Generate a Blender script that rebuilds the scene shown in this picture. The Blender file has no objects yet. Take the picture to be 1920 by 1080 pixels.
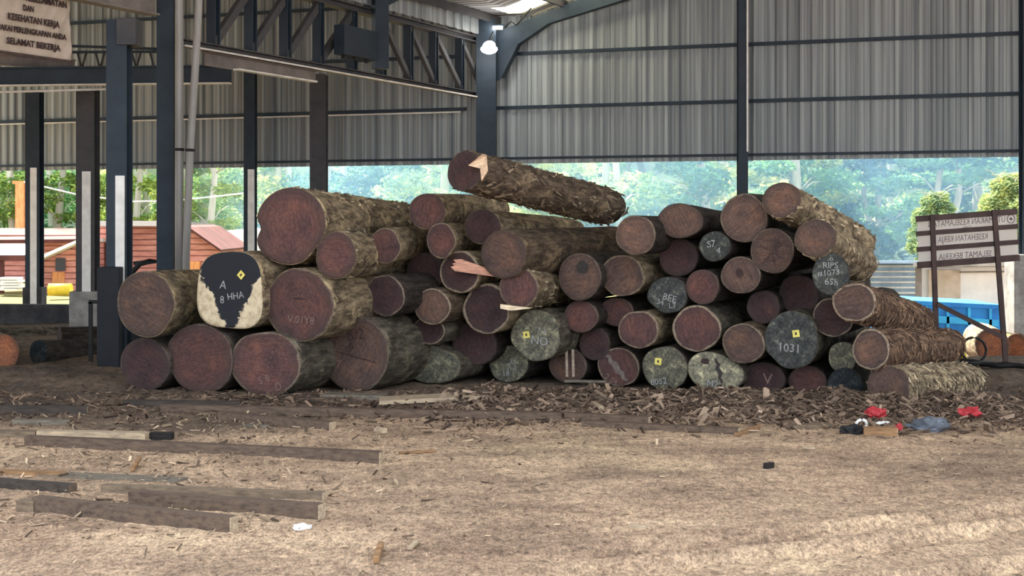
import bpy, bmesh, math, random
from mathutils import Vector, Matrix, noise as mnoise

F, HY, CH = 2770.0, 410.0, 2.0          # focal length in px, horizon row, eye height
SC = bpy.context.scene
COL = SC.collection
rnd = random.Random(7)

# ------------------------------------------------------------------ mapping from the photograph to the place
def P(px, py, Y):
    return Vector(((px - 960) / F * Y, Y, CH - (py - HY) / F * Y))
def G(px, py):
    return P(px, py, CH * F / (py - HY))
def wall(t, z, off=0.0):                 # along the back wall; off = towards the camera
    return Vector((-.54 + t - off * .347, 30.9 - .37 * t - off * .938, z))
def t_of(px):
    k = (px - 960) / F
    return (k * 30.9 + .54) / (1 + .37 * k)
def gir(s, z, off=0.0):                  # along the crane girder line; off = to the right
    return Vector((-.54 - .408 * s + off * .913, 30.9 - .913 * s - off * .408, z))
def s_of(px):
    k = (px - 960) / F
    return (30.9 * k + .54) / (.913 * k - .408)

# ------------------------------------------------------------------ materials
def nodes(name):
    m = bpy.data.materials.new(name); m.use_nodes = True
    nt = m.node_tree
    b = nt.nodes['Principled BSDF']
    b.inputs['Roughness'].default_value = .85
    if 'Specular IOR Level' in b.inputs: b.inputs['Specular IOR Level'].default_value = .25
    return m, nt, b
def N(nt, t, **kw):
    n = nt.nodes.new(t)
    for k, v in kw.items():
        if k.startswith('i_'):
            key = k[2:]
            n.inputs[int(key) if key.isdigit() else key].default_value = v
        else: setattr(n, k, v)
    return n
def ramp(nt, fac, stops):
    r = nt.nodes.new('ShaderNodeValToRGB')
    while len(r.color_ramp.elements) < len(stops): r.color_ramp.elements.new(.5)
    for e, (p, c) in zip(r.color_ramp.elements, stops):
        e.position = p; e.color = (*c, 1) if len(c) == 3 else c
    nt.links.new(fac, r.inputs[0]); return r.outputs[0]
def mixc(nt, fac, a, b, mode='MIX'):
    m = nt.nodes.new('ShaderNodeMix'); m.data_type = 'RGBA'; m.blend_type = mode
    for sock, v in ((m.inputs[0], fac), (m.inputs[6], a), (m.inputs[7], b)):
        if hasattr(v, 'links') or hasattr(v, 'is_linked'): nt.links.new(v, sock)
        else: sock.default_value = v if isinstance(v, (int, float)) else ((*v, 1) if len(v) == 3 else v)
    return m.outputs[2]
def math_(nt, op, a, b=None, clamp=False):
    m = nt.nodes.new('ShaderNodeMath'); m.operation = op; m.use_clamp = clamp
    for sock, v in ((m.inputs[0], a), (m.inputs[1], b)):
        if v is None: continue
        if hasattr(v, 'is_linked'): nt.links.new(v, sock)
        else: sock.default_value = v
    return m.outputs[0]
def noise(nt, scale, detail=4, vec=None, mapscale=None, rough=.6):
    tc = N(nt, 'ShaderNodeTexCoord')
    src = vec or tc.outputs['Object']
    if mapscale:
        mp = N(nt, 'ShaderNodeMapping'); mp.inputs['Scale'].default_value = mapscale
        nt.links.new(src, mp.inputs[0]); src = mp.outputs[0]
    n = N(nt, 'ShaderNodeTexNoise'); n.inputs['Scale'].default_value = scale
    n.inputs['Detail'].default_value = detail; n.inputs['Roughness'].default_value = rough
    nt.links.new(src, n.inputs['Vector']); return n.outputs[0]
def bump(nt, b, h, strength=.5, dist=.02):
    n = N(nt, 'ShaderNodeBump'); n.inputs['Strength'].default_value = strength; n.inputs['Distance'].default_value = dist
    nt.links.new(h, n.inputs['Height']); nt.links.new(n.outputs[0], b.inputs['Normal'])
def simple(name, c1, c2=None, scale=3, rough=.8, metal=0, bmp=0, mapscale=None, spec=None):
    m, nt, b = nodes(name)
    c2 = c2 or tuple(x * .7 for x in c1)
    h = noise(nt, scale, 5, mapscale=mapscale)
    nt.links.new(ramp(nt, h, [(.35, c2), (.65, c1)]), b.inputs['Base Color'])
    b.inputs['Roughness'].default_value = rough; b.inputs['Metallic'].default_value = metal
    if bmp: bump(nt, b, h, bmp)
    return m
def tinted(name, stops, scale, mapscale=None, bmp=.4, scale2=40, dist=.01):   # times the object's own colour
    m, nt, b = nodes(name)
    oi = N(nt, 'ShaderNodeObjectInfo')
    h = noise(nt, scale, 6, mapscale=mapscale)
    c = mixc(nt, 1.0, ramp(nt, h, stops), oi.outputs['Color'], 'MULTIPLY')
    nt.links.new(c, b.inputs['Base Color'])
    bump(nt, b, h, bmp, dist)
    return m

M = {}
def make_materials():
    # bark: furrows run along the log (local z)
    m, nt, b = nodes('bark')
    oi = N(nt, 'ShaderNodeObjectInfo')
    h = noise(nt, 13, 8, mapscale=(1, 1, .3), rough=.75)
    big = noise(nt, 2.6, 6, rough=.7)
    c = mixc(nt, 1.0, ramp(nt, h, [(.33, (.12, .10, .09)), (.47, (.55, .5, .45)), (.58, (1.1, 1.0, .9)), (.7, (1.7, 1.6, 1.4))]), oi.outputs['Color'], 'MULTIPLY')
    c = mixc(nt, ramp(nt, big, [(.55, (0, 0, 0)), (.6, (.75, .75, .75))]), c, mixc(nt, 1.0, oi.outputs['Color'], (1.9, 1.75, 1.45), 'MULTIPLY'))
    c = mixc(nt, ramp(nt, noise(nt, 4.3, 7, rough=.75), [(.54, (0, 0, 0)), (.62, (.9, .9, .9))]), c, (.055, .036, .03))
    nt.links.new(c, b.inputs['Base Color']); bump(nt, b, h, 1.0, .045); M['bark'] = m
    # sawn end: faint rings, saw lines, smears, drying cracks, thin pale sapwood rim (amount = alpha of the object's colour)
    m, nt, b = nodes('cut_wood')
    oi = N(nt, 'ShaderNodeObjectInfo')
    tc = N(nt, 'ShaderNodeTexCoord')
    w = N(nt, 'ShaderNodeTexWave', wave_type='RINGS', rings_direction='Z')
    w.inputs['Scale'].default_value = 5; w.inputs['Distortion'].default_value = 7; w.inputs['Detail'].default_value = 4
    nt.links.new(tc.outputs['Object'], w.inputs['Vector'])
    rot = N(nt, 'ShaderNodeMapping'); nt.links.new(tc.outputs['Object'], rot.inputs[0])
    rz = N(nt, 'ShaderNodeCombineXYZ'); nt.links.new(math_(nt, 'MULTIPLY', oi.outputs['Random'], 6.28), rz.inputs[2]); nt.links.new(rz.outputs[0], rot.inputs['Rotation'])
    off = N(nt, 'ShaderNodeCombineXYZ'); nt.links.new(math_(nt, 'MULTIPLY', oi.outputs['Random'], 37.0), off.inputs[2]); nt.links.new(off.outputs[0], rot.inputs['Location'])
    blot = noise(nt, 4.2, 6, vec=rot.outputs[0], rough=.65)
    saw = noise(nt, 7, 5, vec=rot.outputs[0], mapscale=(1, 9, 1), rough=.7)
    fine = noise(nt, 45, 5, rough=.7)
    c = mixc(nt, 1.0, oi.outputs['Color'], ramp(nt, blot, [(.28, (.5, .55, .65)), (.45, (.92, .94, 1)), (.58, (1.1, 1.05, 1)), (.75, (1.75, 1.5, 1.3))]), 'MULTIPLY')
    c = mixc(nt, .22, c, ramp(nt, w.outputs['Fac'], [(0, (.5, .5, .5)), (.6, (1.1, 1.1, 1.1))]), 'MULTIPLY')
    c = mixc(nt, .75, c, ramp(nt, saw, [(.3, (.5, .5, .52)), (.5, (1, 1, 1)), (.7, (1.45, 1.4, 1.3))]), 'MULTIPLY')
    c = mixc(nt, .6, c, ramp(nt, fine, [(.36, (.6, .6, .62)), (.62, (1.35, 1.33, 1.3))]), 'MULTIPLY')
    at = N(nt, 'ShaderNodeAttribute', attribute_name='rad')
    e = math_(nt, 'ADD', at.outputs['Fac'], math_(nt, 'MULTIPLY', math_(nt, 'SUBTRACT', noise(nt, 5, 4), .5), .28))
    c = mixc(nt, ramp(nt, e, [(.62, (0, 0, 0)), (.95, (.55, .55, .55))]), c, (.045, .035, .032))
    rim = ramp(nt, math_(nt, 'ADD', e, math_(nt, 'MULTIPLY', oi.outputs['Alpha'], .075)), [(.965, (0, 0, 0)), (1.0, (1, 1, 1))])
    rim = math_(nt, 'MULTIPLY', rim, oi.outputs['Alpha'])
    c = mixc(nt, rim, c, ramp(nt, fine, [(.35, (.14, .105, .08)), (.6, (.34, .265, .19))]))
    nt.links.new(c, b.inputs['Base Color']); bump(nt, b, saw, .5, .012); M['cut'] = m
    # weathered grey end with radial checks
    m, nt, b = nodes('weathered_wood')
    oi = N(nt, 'ShaderNodeObjectInfo')
    h = noise(nt, 9, 7, rough=.75); h2 = noise(nt, 3, 4)
    c = mixc(nt, 1.0, oi.outputs['Color'], ramp(nt, h, [(.3, (.25, .27, .3)), (.46, (.8, .8, .78)), (.56, (1.3, 1.28, 1.15)), (.64, (2.6, 2.5, 2.0))]), 'MULTIPLY')
    c = mixc(nt, ramp(nt, h2, [(.56, (0, 0, 0)), (.66, (.7, .7, .7))]), c, (.05, .05, .045))
    c = mixc(nt, .5, c, ramp(nt, noise(nt, 38, 6, rough=.75), [(.36, (.4, .4, .42)), (.62, (1.6, 1.55, 1.45))]), 'MULTIPLY')
    nt.links.new(c, b.inputs['Base Color']); bump(nt, b, h, .9, .02); M['grey'] = m
    # end with a flaking black coat over pale wood
    m, nt, b = nodes('flaked_black_coat')
    tc = N(nt, 'ShaderNodeTexCoord'); sp = N(nt, 'ShaderNodeSeparateXYZ'); nt.links.new(tc.outputs['Object'], sp.inputs[0])
    n1 = noise(nt, 6, 6, rough=.75)
    lhs = math_(nt, 'ADD', math_(nt, 'ABSOLUTE', sp.outputs[0]), math_(nt, 'MULTIPLY', math_(nt, 'SUBTRACT', n1, .5), .35))
    rhs = math_(nt, 'ADD', math_(nt, 'MULTIPLY', sp.outputs[1], .62), .285)
    k = math_(nt, 'MULTIPLY', math_(nt, 'SUBTRACT', lhs, rhs), 40, True)
    pale = ramp(nt, noise(nt, 12, 5), [(.3, (.35, .27, .17)), (.6, (.62, .52, .36))])
    nt.links.new(mixc(nt, k, (.018, .02, .026), pale), b.inputs['Base Color']); M['flake'] = m
    # steel and sheet
    M['steel'] = simple('dark_blue_steel_paint', (.026, .04, .056), (.016, .026, .04), 2.5, .55)
    M['steel2'] = simple('grey_steel_paint', (.075, .07, .072), (.045, .048, .055), 3, .6)
    M['pale_steel'] = simple('pale_primer_steel', (.22, .19, .17), (.13, .11, .105), 4, .6)
    M['lightedge'] = simple('pale_and_lit_edges', (.75, .72, .68), (.55, .52, .48), 4, .6)
    M['galv'] = simple('galvanised_pipe', (.34, .33, .31), (.2, .19, .18), 3, .5, .2, mapscale=(1, 1, .15))
    m, nt, b = nodes('corrugated_sheet')
    h = noise(nt, 1.1, 4, mapscale=(1, 1, .12)); s2 = noise(nt, 9, 3, mapscale=(1, 1, .01))
    c = ramp(nt, h, [(.3, (.235, .26, .27)), (.7, (.31, .335, .345))])
    c = mixc(nt, .9, c, ramp(nt, s2, [(.36, (.5, .51, .54)), (.5, (.92, .92, .92)), (.62, (1.4, 1.4, 1.36))]), 'MULTIPLY')  # stripes in the colour imitate side light and shade on the ribs
    nt.links.new(c, b.inputs['Base Color']); b.inputs['Roughness'].default_value = .5; M['sheet'] = m
    M['roof'] = simple('roof_sheet', (.4, .39, .38), (.24, .25, .26), 1.2, .6, mapscale=(1, 1, .2))
    m, nt, b = nodes('translucent_sheet')
    tr = N(nt, 'ShaderNodeBsdfTranslucent'); tr.inputs[0].default_value = (.95, .9, .7, 1)
    mx = N(nt, 'ShaderNodeMixShader'); mx.inputs[0].default_value = .25
    nt.links.new(tr.outputs[0], mx.inputs[1]); nt.links.new(b.outputs[0], mx.inputs[2])
    nt.links.new(mx.outputs[0], nt.nodes['Material Output'].inputs[0]); M['skylight'] = m
    # dirt yard
    m, nt, b = nodes('trodden_dirt')
    a1 = noise(nt, .55, 5); a2 = noise(nt, 9, 8, rough=.75, mapscale=(1, .7, 1)); a3 = noise(nt, 70, 4, rough=.7, mapscale=(1, .45, 1)); a4 = noise(nt, 2.2, 5, mapscale=(.7, .9, 1))
    a5 = noise(nt, 26, 6, rough=.75, mapscale=(1, .6, 1)); a6 = noise(nt, .9, 4, mapscale=(.6, 1.1, 1))
    c = ramp(nt, a1, [(.3, (.38, .265, .185)), (.55, (.48, .35, .245)), (.75, (.52, .395, .26))])
    c = mixc(nt, .8, c, ramp(nt, a2, [(.33, (.5, .46, .43)), (.5, (1, 1, 1)), (.68, (1.35, 1.32, 1.25))]), 'MULTIPLY')
    c = mixc(nt, .85, c, ramp(nt, a5, [(.36, (.42, .38, .36)), (.48, (1, 1, 1)), (.66, (1.45, 1.42, 1.36))]), 'MULTIPLY')
    c = mixc(nt, .8, c, ramp(nt, a3, [(.36, (.52, .48, .46)), (.5, (1, 1, 1)), (.64, (1.45, 1.45, 1.4))]), 'MULTIPLY')
    c = mixc(nt, .8, c, ramp(nt, a4, [(.35, (.62, .6, .6)), (.6, (1.1, 1.1, 1.08))]), 'MULTIPLY')
    c = mixc(nt, .7, c, ramp(nt, a6, [(.38, (.66, .64, .66)), (.6, (1.1, 1.1, 1.1))]), 'MULTIPLY')
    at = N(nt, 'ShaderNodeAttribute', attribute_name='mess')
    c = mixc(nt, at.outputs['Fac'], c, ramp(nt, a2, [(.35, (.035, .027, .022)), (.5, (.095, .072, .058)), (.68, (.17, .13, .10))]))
    nt.links.new(c, b.inputs['Base Color'])
    hh = math_(nt, 'ADD', math_(nt, 'MULTIPLY', a2, 1.0), math_(nt, 'MULTIPLY', a3, .3))
    bump(nt, b, hh, .8, .035); b.inputs['Roughness'].default_value = 1; M['dirt'] = m
    M['yard'] = simple('yard_grass_and_clay', (.17, .13, .04), (.10, .10, .035), .8, .95, bmp=.3)
    M['hill'] = simple('forest_floor_slope', (.05, .085, .035), (.015, .03, .02), .7, 1, bmp=.5)
    M['timber'] = tinted('sawn_timber', [(.3, (.5, .48, .5)), (.5, (.95, .93, .9)), (.7, (1.3, 1.25, 1.15))], 6, (1, 6, 6), .35)
    m, nt, b = nodes('chip_wood'); oi = N(nt, 'ShaderNodeObjectInfo'); ge = N(nt, 'ShaderNodeNewGeometry')
    c = ramp(nt, ge.outputs['Random Per Island'], [(0, (.2, .17, .16)), (.35, (.55, .5, .48)), (.7, (1, .95, .9)), (.9, (1.4, 1.35, 1.25)), (1, (2.3, 2.2, 2.1))])
    nt.links.new(mixc(nt, 1.0, c, oi.outputs['Color'], 'MULTIPLY'), b.inputs['Base Color']); M['chips'] = m
    M['concrete'] = simple('concrete', (.34, .33, .31), (.2, .19, .18), 5, .9, bmp=.3)
    M['darkconcrete'] = simple('damp_concrete', (.07, .068, .07), (.035, .035, .04), 4, .9, bmp=.3)
    M['rubber'] = simple('black_rubber', (.018, .018, .02), (.01, .01, .012), 6, .6)
    m, nt, b = nodes('red_boards')
    tc = N(nt, 'ShaderNodeTexCoord'); wv = N(nt, 'ShaderNodeTexWave', wave_type='BANDS', bands_direction='Z')
    wv.inputs['Scale'].default_value = 1.9; wv.inputs['Distortion'].default_value = .15
    nt.links.new(tc.outputs['Object'], wv.inputs['Vector'])
    c = mixc(nt, 1.0, ramp(nt, noise(nt, 2, 5, mapscale=(1, 1, 5)), [(.3, (.42, .155, .13)), (.7, (.68, .33, .28))]),
             ramp(nt, wv.outputs['Fac'], [(.03, (.35, .3, .3)), (.14, (1, 1, 1))]), 'MULTIPLY')
    nt.links.new(c, b.inputs['Base Color']); M['redboard'] = m
    M['redroof'] = simple('faded_red_roof', (.105, .032, .027), (.06, .02, .017), 2, .7)
    M['orangeboard'] = simple('orange_boards', (.75, .33, .13), (.5, .2, .08), 3, .8, mapscale=(5, 1, 1))
    M['white'] = simple('white_sheet', (.82, .8, .78), (.7, .69, .68), 2, .6)
    M['blue'] = simple('bright_blue_paint', (.02, .25, .62), (.012, .15, .45), 2, .45)
    M['bluelight'] = simple('light_blue_paint', (.05, .45, .75), (.03, .3, .6), 2, .45)
    M['darkglass'] = simple('dark_window', (.05, .05, .06), (.03, .03, .04), 3, .3)
    M['trunk'] = simple('pale_tree_bark', (.62, .6, .52), (.36, .35, .28), 3, .9, mapscale=(1, 1, .2), bmp=.4)
    m, nt, b = nodes('tree_leaf')
    oi = N(nt, 'ShaderNodeObjectInfo')
    h = noise(nt, 1.3, 4)
    c = mixc(nt, 1.0, ramp(nt, h, [(.3, (.45, .6, .6)), (.5, (1, 1, 1)), (.7, (1.7, 1.45, .9))]), oi.outputs['Color'], 'MULTIPLY')
    nt.links.new(c, b.inputs['Base Color'])
    tr = N(nt, 'ShaderNodeBsdfTranslucent'); nt.links.new(c, tr.inputs[0])
    mx = N(nt, 'ShaderNodeMixShader'); mx.inputs[0].default_value = .35
    nt.links.new(b.outputs[0], mx.inputs[1]); nt.links.new(tr.outputs[0], mx.inputs[2])
    nt.links.new(mx.outputs[0], nt.nodes['Material Output'].inputs[0]); M['leaf'] = m
    M['banner'] = simple('dusty_banner_cloth', (.52, .43, .36), (.4, .33, .26), 4, .9)
    m, nt, b = nodes('thin_white_banner')
    b.inputs['Base Color'].default_value = (.88, .82, .8, 1)
    tr = N(nt, 'ShaderNodeBsdfTranslucent'); tr.inputs[0].default_value = (.92, .86, .84, 1)
    mx = N(nt, 'ShaderNodeMixShader'); mx.inputs[0].default_value = .75
    nt.links.new(b.outputs[0], mx.inputs[1]); nt.links.new(tr.outputs[0], mx.inputs[2])
    nt.links.new(mx.outputs[0], nt.nodes['Material Output'].inputs[0]); M['banner2'] = m
    M['ink'] = simple('dark_ink', (.05, .03, .03), (.035, .02, .02), 5, .8)
    M['ink2'] = simple('faded_ink', (.22, .17, .18), (.15, .11, .12), 5, .8)
    M['chalk'] = simple('chalk', (.36, .37, .37), (.2, .2, .2), 60, .95)
    M['redchalk'] = simple('pale_red_chalk', (.22, .15, .135), (.14, .085, .08), 60, .95)
    M['palemark'] = simple('scraped_pale_wood', (.17, .14, .125), (.1, .08, .075), 20, .9)
    M['ink3'] = simple('dark_wood_stain', (.045, .04, .036), (.03, .027, .026), 14, .9)
    M['hazeblue'] = simple('haze_tinted_boards', (.26, .33, .43), (.17, .23, .32), 3, .8)  # haze over the distant shed is mixed into its board colour
    M['nearblack'] = simple('near_black_steel', (.012, .015, .022), (.008, .01, .015), 4, .6)
    M['darkroof'] = simple('dark_brown_roof', (.024, .016, .014), (.014, .01, .009), 4, .8)
    M['litstrip'] = simple('painted_daylight_strip', (.86, .85, .82), (.7, .69, .66), 5, .6)  # near-white imitates outside light on column faces
    M['tag'] = simple('yellow_tag', (.75, .66, .18), (.62, .52, .12), 9, .6)
    M['redplastic'] = simple('red_plastic', (.5, .05, .06), (.35, .03, .04), 6, .4)
    M['greyplastic'] = simple('grey_plastic', (.16, .18, .22), (.07, .08, .1), 8, .5)
    M['yellow'] = simple('yellow_paint', (.8, .6, .06), (.6, .42, .04), 3, .6)
    M['frame'] = simple('brown_board_frame', (.085, .055, .05), (.05, .035, .034), 5, .8)
    m, nt, b = nodes('lamp_and_gap_glow')
    b.inputs['Emission Color'].default_value = (1, .98, .95, 1); b.inputs['Emission Strength'].default_value = 14; M['lamp'] = m
make_materials()

# ------------------------------------------------------------------ mesh building
class MB:
    def __init__(s): s.v = []; s.f = []; s.sm = []; s.att = None
    def add(s, vs, fs, smooth=False):
        o = len(s.v); s.v += [Vector(v) for v in vs]
        s.f += [tuple(o + i for i in f) for f in fs]; s.sm += [smooth] * len(fs); return s
    def box(s, c, d, R=None):
        c = Vector(c); R = R or Matrix.Identity(3)
        vs = [c + R @ Vector((sx * d[0] / 2, sy * d[1] / 2, sz * d[2] / 2)) for sz in (-1, 1) for sy in (-1, 1) for sx in (-1, 1)]
        return s.add(vs, [(0, 2, 3, 1), (4, 5, 7, 6), (0, 1, 5, 4), (2, 6, 7, 3), (0, 4, 6, 2), (1, 3, 7, 5)])
    def bar(s, a, b, w, h, up=(0, 0, 1)):      # rectangular bar from a to b
        a, b = Vector(a), Vector(b); d = (b - a).normalized(); up = Vector(up)
        x = d.cross(up)
        if x.length < 1e-4: x = d.cross(Vector((1, 0, 0)))
        x.normalize(); z = x.cross(d)
        vs = [p + x * (sx * w / 2) + z * (sz * h / 2) for p in (a, b) for sx, sz in ((-1, -1), (1, -1), (1, 1), (-1, 1))]
        return s.add(vs, [(0, 1, 2, 3), (7, 6, 5, 4), (0, 4, 5, 1), (1, 5, 6, 2), (2, 6, 7, 3), (3, 7, 4, 0)])
    def ibar(s, a, b, w, h, t=.02, up=(0, 0, 1)):   # I-section: two flanges and a web
        a, b = Vector(a), Vector(b); d = (b - a).normalized(); up = Vector(up)
        x = d.cross(up)
        if x.length < 1e-4: up = Vector((0, 1, 0)); x = d.cross(up)
        x.normalize(); z = x.cross(d); o = z * (h / 2 - t / 2)
        s.bar(a + o, b + o, w, t, z); s.bar(a - o, b - o, w, t, z); s.bar(a, b, t, h - 2 * t, z); return s
    def tube(s, pts, r, n=10, cap=True):
        pts = [Vector(p) for p in pts]; rs = r if isinstance(r, (list, tuple)) else [r] * len(pts)
        o = len(s.v); d0 = (pts[1] - pts[0]).normalized()
        ref = Vector((0, 0, 1)) if abs(d0.z) < .9 else Vector((1, 0, 0))
        vs, fs = [], []
        for i, p in enumerate(pts):
            d = (pts[min(i + 1, len(pts) - 1)] - pts[max(i - 1, 0)]).normalized()
            x = d.cross(ref).normalized(); y = x.cross(d)
            vs += [p + (x * math.cos(k * 2 * math.pi / n) + y * math.sin(k * 2 * math.pi / n)) * rs[i] for k in range(n)]
        for i in range(len(pts) - 1):
            for k in range(n):
                a, b = i * n + k, i * n + (k + 1) % n
                fs.append((a, b, b + n, a + n))
        s.add(vs, fs, True)
        if cap:
            s.f += [tuple(o + k for k in reversed(range(n))), tuple(o + (len(pts) - 1) * n + k for k in range(n))]; s.sm += [False, False]
        return s
    def prism(s, poly, depth):                 # polygon (list of Vectors) pushed along depth
        n = len(poly); depth = Vector(depth)
        vs = [Vector(p) for p in poly] + [Vector(p) + depth for p in poly]
        return s.add(vs, [tuple(range(n)), tuple(reversed(range(n, 2 * n)))] + [(i, i + n, (i + 1) % n + n, (i + 1) % n) for i in range(n)])
    def build(s, name, mat, parent=None, local=False, color=None, bevel=0):
        org = Vector((0, 0, 0))
        if not local:
            if parent is not None:
                q = parent
                while q.parent is not None: q = q.parent
                org = q.location.copy()
            else:
                xs = [v.x for v in s.v]; ys = [v.y for v in s.v]; zs = [v.z for v in s.v]
                org = Vector(((min(xs) + max(xs)) / 2, (min(ys) + max(ys)) / 2, min(zs)))
        me = bpy.data.meshes.new(name)
        me.from_pydata([tuple(v - org) for v in s.v], [], s.f); me.update()
        bm = bmesh.new(); bm.from_mesh(me); bmesh.ops.recalc_face_normals(bm, faces=bm.faces); bm.to_mesh(me); bm.free()
        for p, q in zip(me.polygons, s.sm): p.use_smooth = q
        if s.att:
            a = me.attributes.new(s.att[0], 'FLOAT', 'POINT')
            for i, x in enumerate(s.att[1]): a.data[i].value = x
        me.materials.append(M[mat])
        o = bpy.data.objects.new(name, me); COL.objects.link(o)
        if parent is None: o.location = org
        else: o.parent = parent
        if color: o.color = color if len(color) == 4 else (*color, 1)
        if bevel:
            b = o.modifiers.new('edge', 'BEVEL'); b.width = bevel; b.segments = 2
        return o

def tag(o, label, cat, group=None, kind=None):
    o['label'] = label; o['category'] = cat
    if group: o['group'] = group
    if kind: o['kind'] = kind
    return o
def thing(name, loc, label, cat, group=None):
    o = bpy.data.objects.new(name, None); COL.objects.link(o)
    o.location = loc; o.empty_display_size = .1
    tag(o, label, cat, group); return o
def struct(o): o['kind'] = 'structure'; return o
def copy_tree(o, parent=None):
    c = o.copy(); COL.objects.link(c); c.parent = parent
    for ch in o.children: copy_tree(ch, c)
    return c
def text_mb(body, size, mat4, extrude=.0015, spacing=1.0, width=None, bold=0.0):
    cu = bpy.data.curves.new('t', 'FONT'); cu.body = body; cu.size = size; cu.align_x = 'CENTER'; cu.align_y = 'CENTER'
    cu.extrude = extrude; cu.offset = bold; cu.space_character = spacing; cu.resolution_u = 2
    o = bpy.data.objects.new('t', cu); COL.objects.link(o)
    dg = bpy.context.evaluated_depsgraph_get(); dg.update()
    me = bpy.data.meshes.new_from_object(o.evaluated_get(dg))
    sx = 1.0
    if width:
        xs = [v.co.x for v in me.vertices]; sx = width / max(1e-6, max(xs) - min(xs))
    mb = MB()
    mb.add([mat4 @ Vector((v.co.x * sx, v.co.y, v.co.z)) for v in me.vertices], [tuple(p.vertices) for p in me.polygons])
    bpy.data.objects.remove(o); bpy.data.curves.remove(cu); bpy.data.meshes.remove(me)
    return mb
def merge(a, b):
    a.add(b.v, b.f); return a
def basis(o, x, y, z):
    return Matrix(((x[0], y[0], z[0], o[0]), (x[1], y[1], z[1], o[1]), (x[2], y[2], z[2], o[2]), (0, 0, 0, 1)))

# ------------------------------------------------------------------ ground
def sm(a, b, x):
    t = max(0, min(1, (x - a) / (b - a))); return t * t * (3 - 2 * t)
def nz(x, y, s, seed=0): return mnoise.noise(Vector((x * s, y * s, seed)))
def mound(x, y):
    c = 16.0 - .12 * max(0, x - 2) * 1.3
    m = .115 * sm(-1.6, .3, x) * (1 - sm(4.2, 6, x)) * math.exp(-((y - c) / .62) ** 2)
    m += .05 * math.exp(-((y - 16.0) / .9) ** 2) * (1 - sm(-.5, .5, x)) * sm(-7, -5.5, x)
    m += .09 * math.exp(-((x + 6.2) / 1.6) ** 2 - ((y - 18.6) / 1.1) ** 2)
    m += .10 * math.exp(-((x - 6.0) / 1.2) ** 2 - ((y - 18.0) / 1.5) ** 2)
    return m
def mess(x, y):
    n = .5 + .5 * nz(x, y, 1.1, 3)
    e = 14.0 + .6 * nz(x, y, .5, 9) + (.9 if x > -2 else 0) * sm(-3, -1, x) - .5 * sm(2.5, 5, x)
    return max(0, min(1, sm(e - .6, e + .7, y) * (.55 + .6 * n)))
def gz(x, y):
    h = -.62 * sm(5.2, 7.0, x) * sm(21.3, 24.5, y) + mound(x, y) * (1 + .7 * nz(x, y, 2.3, 1)) + .012 * nz(x, y, 1.4, 2) + .02 * nz(x, y, .35, 4)
    h += (.012 * nz(x, y, 6, 5) + .008 * nz(x, y, 14, 6)) * (1 + mess(x, y))
    # tyre tracks sweeping across the near right
    if y < 13 and x > -1:
        for k in (0, .42, 1.35, 1.8):
            d = (y - (7.2 + k + .34 * (x - 1) + .05 * (x - 1) ** 2))
            h += -.05 * math.exp(-(d / .13) ** 2) * sm(-.5, 1, x) * (.7 + .3 * math.sin(x * 26))
            h += .03 * math.exp(-((d - .2) / .09) ** 2) * sm(-.5, 1, x)
    return h
xs = [-11 + .1 * i for i in range(40)] + [-7 + .05 * i for i in range(261)] + [6.1 + .12 * i for i in range(45)]
ys = [5 + .045 * i for i in range(289)] + [18.1 + .15 * i for i in range(100)]
g = MB(); att = []
for y in ys:
    for x in xs:
        g.v.append(Vector((x, y, gz(x, y)))); att.append(mess(x, y))
nx = len(xs)
for j in range(len(ys) - 1):
    for i in range(nx - 1):
        a = j * nx + i; g.f.append((a, a + 1, a + 1 + nx, a + nx)); g.sm.append(True)
g.att = ('mess', att)
floor = struct(g.build('floor', 'dirt'))
g = MB().box((0, -5, -.15), (80, 20, .1)); g.box((-25, 20, -.15), (28, 30, .1)); g.box((26, 20, -.15), (29, 30, .1))
struct(g.build('floor_outer', 'dirt'))
g = MB(); xs2 = [-60 + 3 * i for i in range(51)]; ys2 = [29.2 + 2 * i for i in range(15)]
for y in ys2:
    for x in xs2:
        g.v.append(Vector((x, y, -.08 - .62 * sm(4.5, 6, x) * (1 - sm(46, 54, y)) + .12 * nz(x, y, .3, 8))))
n2 = len(xs2)
for j in range(len(ys2) - 1):
    for i in range(n2 - 1):
        a = j * n2 + i; g.f.append((a, a + 1, a + 1 + n2, a + n2)); g.sm.append(True)
struct(g.build('floor_yard', 'yard'))
g = MB(); xs3 = [-80 + 4 * i for i in range(48)]; ys3 = [56.9 + 3 * i for i in range(26)]
for j, y in enumerate(ys3):
    for x in xs3: g.v.append(Vector((x, y, -.1 + max(0, y - 90) * .75 + (.15 + 1.0 * sm(88, 95, y)) * nz(x, y, .12, 3))))
n3 = len(xs3)
for j in range(len(ys3) - 1):
    for i in range(n3 - 1):
        a = j * n3 + i; g.f.append((a, a + 1, a + 1 + n3, a + n3)); g.sm.append(True)
o = struct(g.build('hill', 'hill'))

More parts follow.
